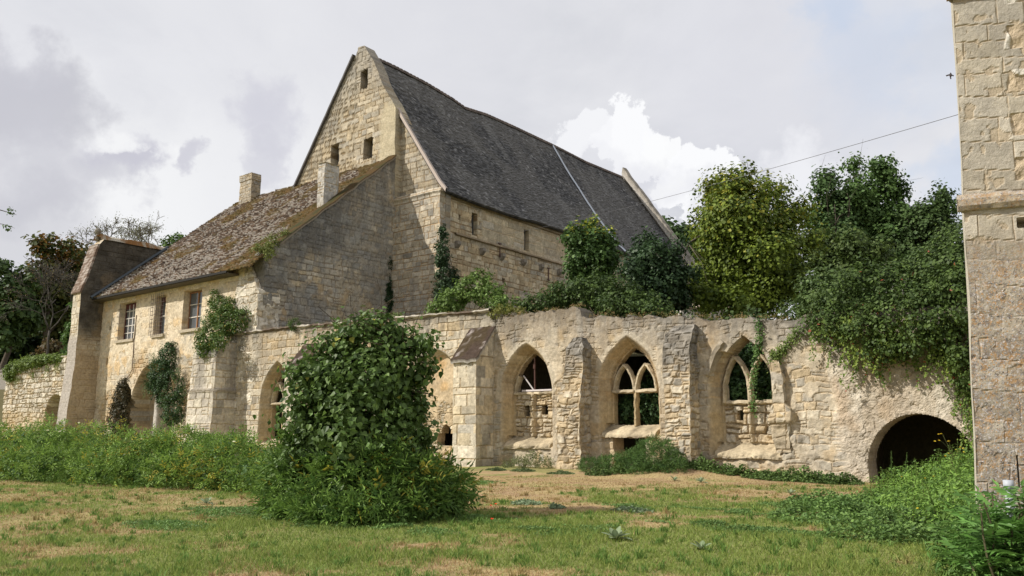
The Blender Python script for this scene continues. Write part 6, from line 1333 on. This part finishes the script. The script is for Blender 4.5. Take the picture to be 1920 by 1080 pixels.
for i, (px, py, lb) in enumerate(((921, 951, 'red poppy right of the round bush, leftmost of the three'), (930, 948, 'red poppy right of the round bush, farthest of the three'), (923, 978, 'lowest red poppy, nearest the camera'))):
    p = gp(px, CZ/math.tan(math.atan((py+6-540)/FPX)-PITCH)); t = thing('poppy', lb, 'flower', tuple(p), 'poppies by the bush'); V, F, c = tube([(p.x, p.y, 0), (p.x, p.y, .09)], .003, (.1, .15, .05), 4); link_mesh('stem', V, F, M_BARK, t, np.tile(A3(.08, .13, .04), (len(V), 1)))
    P = np.array([[p.x, p.y, .09]]*5); a = np.arange(5)*1.256; d = np.stack([np.cos(a), np.sin(a), .5+0*a], -1); V, F, C_ = place_leaves(P, d*-.5+[0, 0, 1], d, np.full(5, .045), 'kite', np.tile(A3(.62, .04, .02), (5, 1))); link_mesh('petals', V, F, M_LEAFD, t, C_)
# grass
def grass():
    N_ = 330000; r = np.random.default_rng(77); dep = 6.2+(r.random(N_)**1.7)*24; px = r.uniform(-60, 1980, N_); lat = (px-960)/(FPX/math.cos(PITCH))*dep
    x = FH.x*dep+RH.x*lat; y = FH.y*dep+RH.y*lat; k = y < 27.6; x, y, dep = x[k], y[k], dep[k]; m = len(x); g = patch_map(x, y); tall = fbm2(x*.9, y*.9, 400, 3)
    k = r.random(m) < (.55+.45*g); x, y, dep, g, tall = x[k], y[k], dep[k], g[k], tall[k]; m = len(x)
    h = (.018+.035*r.random(m)+.05*sstep(.52, .7, tall)*r.random(m))*(.75+.5*g); a = r.random(m)*6.28; w = .0035+.0011*dep*.35; z = ground_z(x, y)-.004
    B = np.stack([x, y, z], -1); s = np.stack([np.cos(a), np.sin(a), 0*a], -1)*w[:, None]; ln = np.stack([r.normal(size=m), r.normal(size=m), 0*a], -1)*(h*.55)[:, None]
    T = B+ln+np.stack([0*h, 0*h, h], -1); V = np.stack([B-s, B+s, T], 1).reshape(-1, 3); F = np.arange(m*3).reshape(m, 3)
    straw = A3(.26, .20, .10); brown = A3(.215, .13, .07); gr = lerp3(A3(.085, .125, .027)+B*0, A3(.165, .20, .048)+B*0, r.random(m)); dr = lerp3(brown+B*0, straw+B*0, r.random(m))
    q = sstep(.2, .7, g+1.0*(r.random(m)-.5)); c = lerp3(dr, gr, q); c *= (.75+.5*r.random(m))[:, None]
    o = link_mesh('lawn_grass', V, [F], M_GRASS, None, np.repeat(c, 3, 0)); tag(o, kind='stuff')
grass()
def tufts():
    r = np.random.default_rng(99); n = 1500; dep = 6.6+r.random(n)**1.5*18; px = r.uniform(-40, 1960, n); lat = (px-960)/(FPX/math.cos(PITCH))*dep
    x = FH.x*dep+RH.x*lat; y = FH.y*dep+RH.y*lat; m = 16; X = np.repeat(x, m)+r.normal(size=n*m)*.03; Y = np.repeat(y, m)+r.normal(size=n*m)*.03; hh = np.repeat(r.uniform(.05, .15, n)*(.5+.8*vn2(x*.7, y*.7, 410)), m)*r.uniform(.5, 1.1, n*m)
    B = np.stack([X, Y, ground_z(X, Y)-.004], -1); a = r.random(n*m)*6.28; w = .004+.0004*np.repeat(dep, m); sd = np.stack([np.cos(a), np.sin(a), 0*a], -1)*w[:, None]; ln = np.stack([r.normal(size=n*m), r.normal(size=n*m), 0*a], -1)*(hh*.55)[:, None]
    M = B+ln*.35+np.stack([0*hh, 0*hh, hh*.65], -1); T = B+ln+np.stack([0*hh, 0*hh, hh], -1); V = np.stack([B-sd, B+sd, M+sd*.7, M-sd*.7, T], 1).reshape(-1, 3); i = np.arange(n*m)*5
    F = [np.stack([i, i+1, i+2, i+3], 1), np.stack([i+3, i+2, i+4], 1)]; g = np.repeat(patch_map(x, y)+.5*(r.random(n)-.5), m); c = lerp3(A3(.22, .17, .075)+B*0, A3(.08, .135, .03)+B*0, sstep(.15, .6, g))*(.7+.6*r.random(n*m))[:, None]
    tag(link_mesh('grass_tufts', V, F, M_GRASS, None, np.repeat(c, 5, 0)), kind='stuff')
tufts()
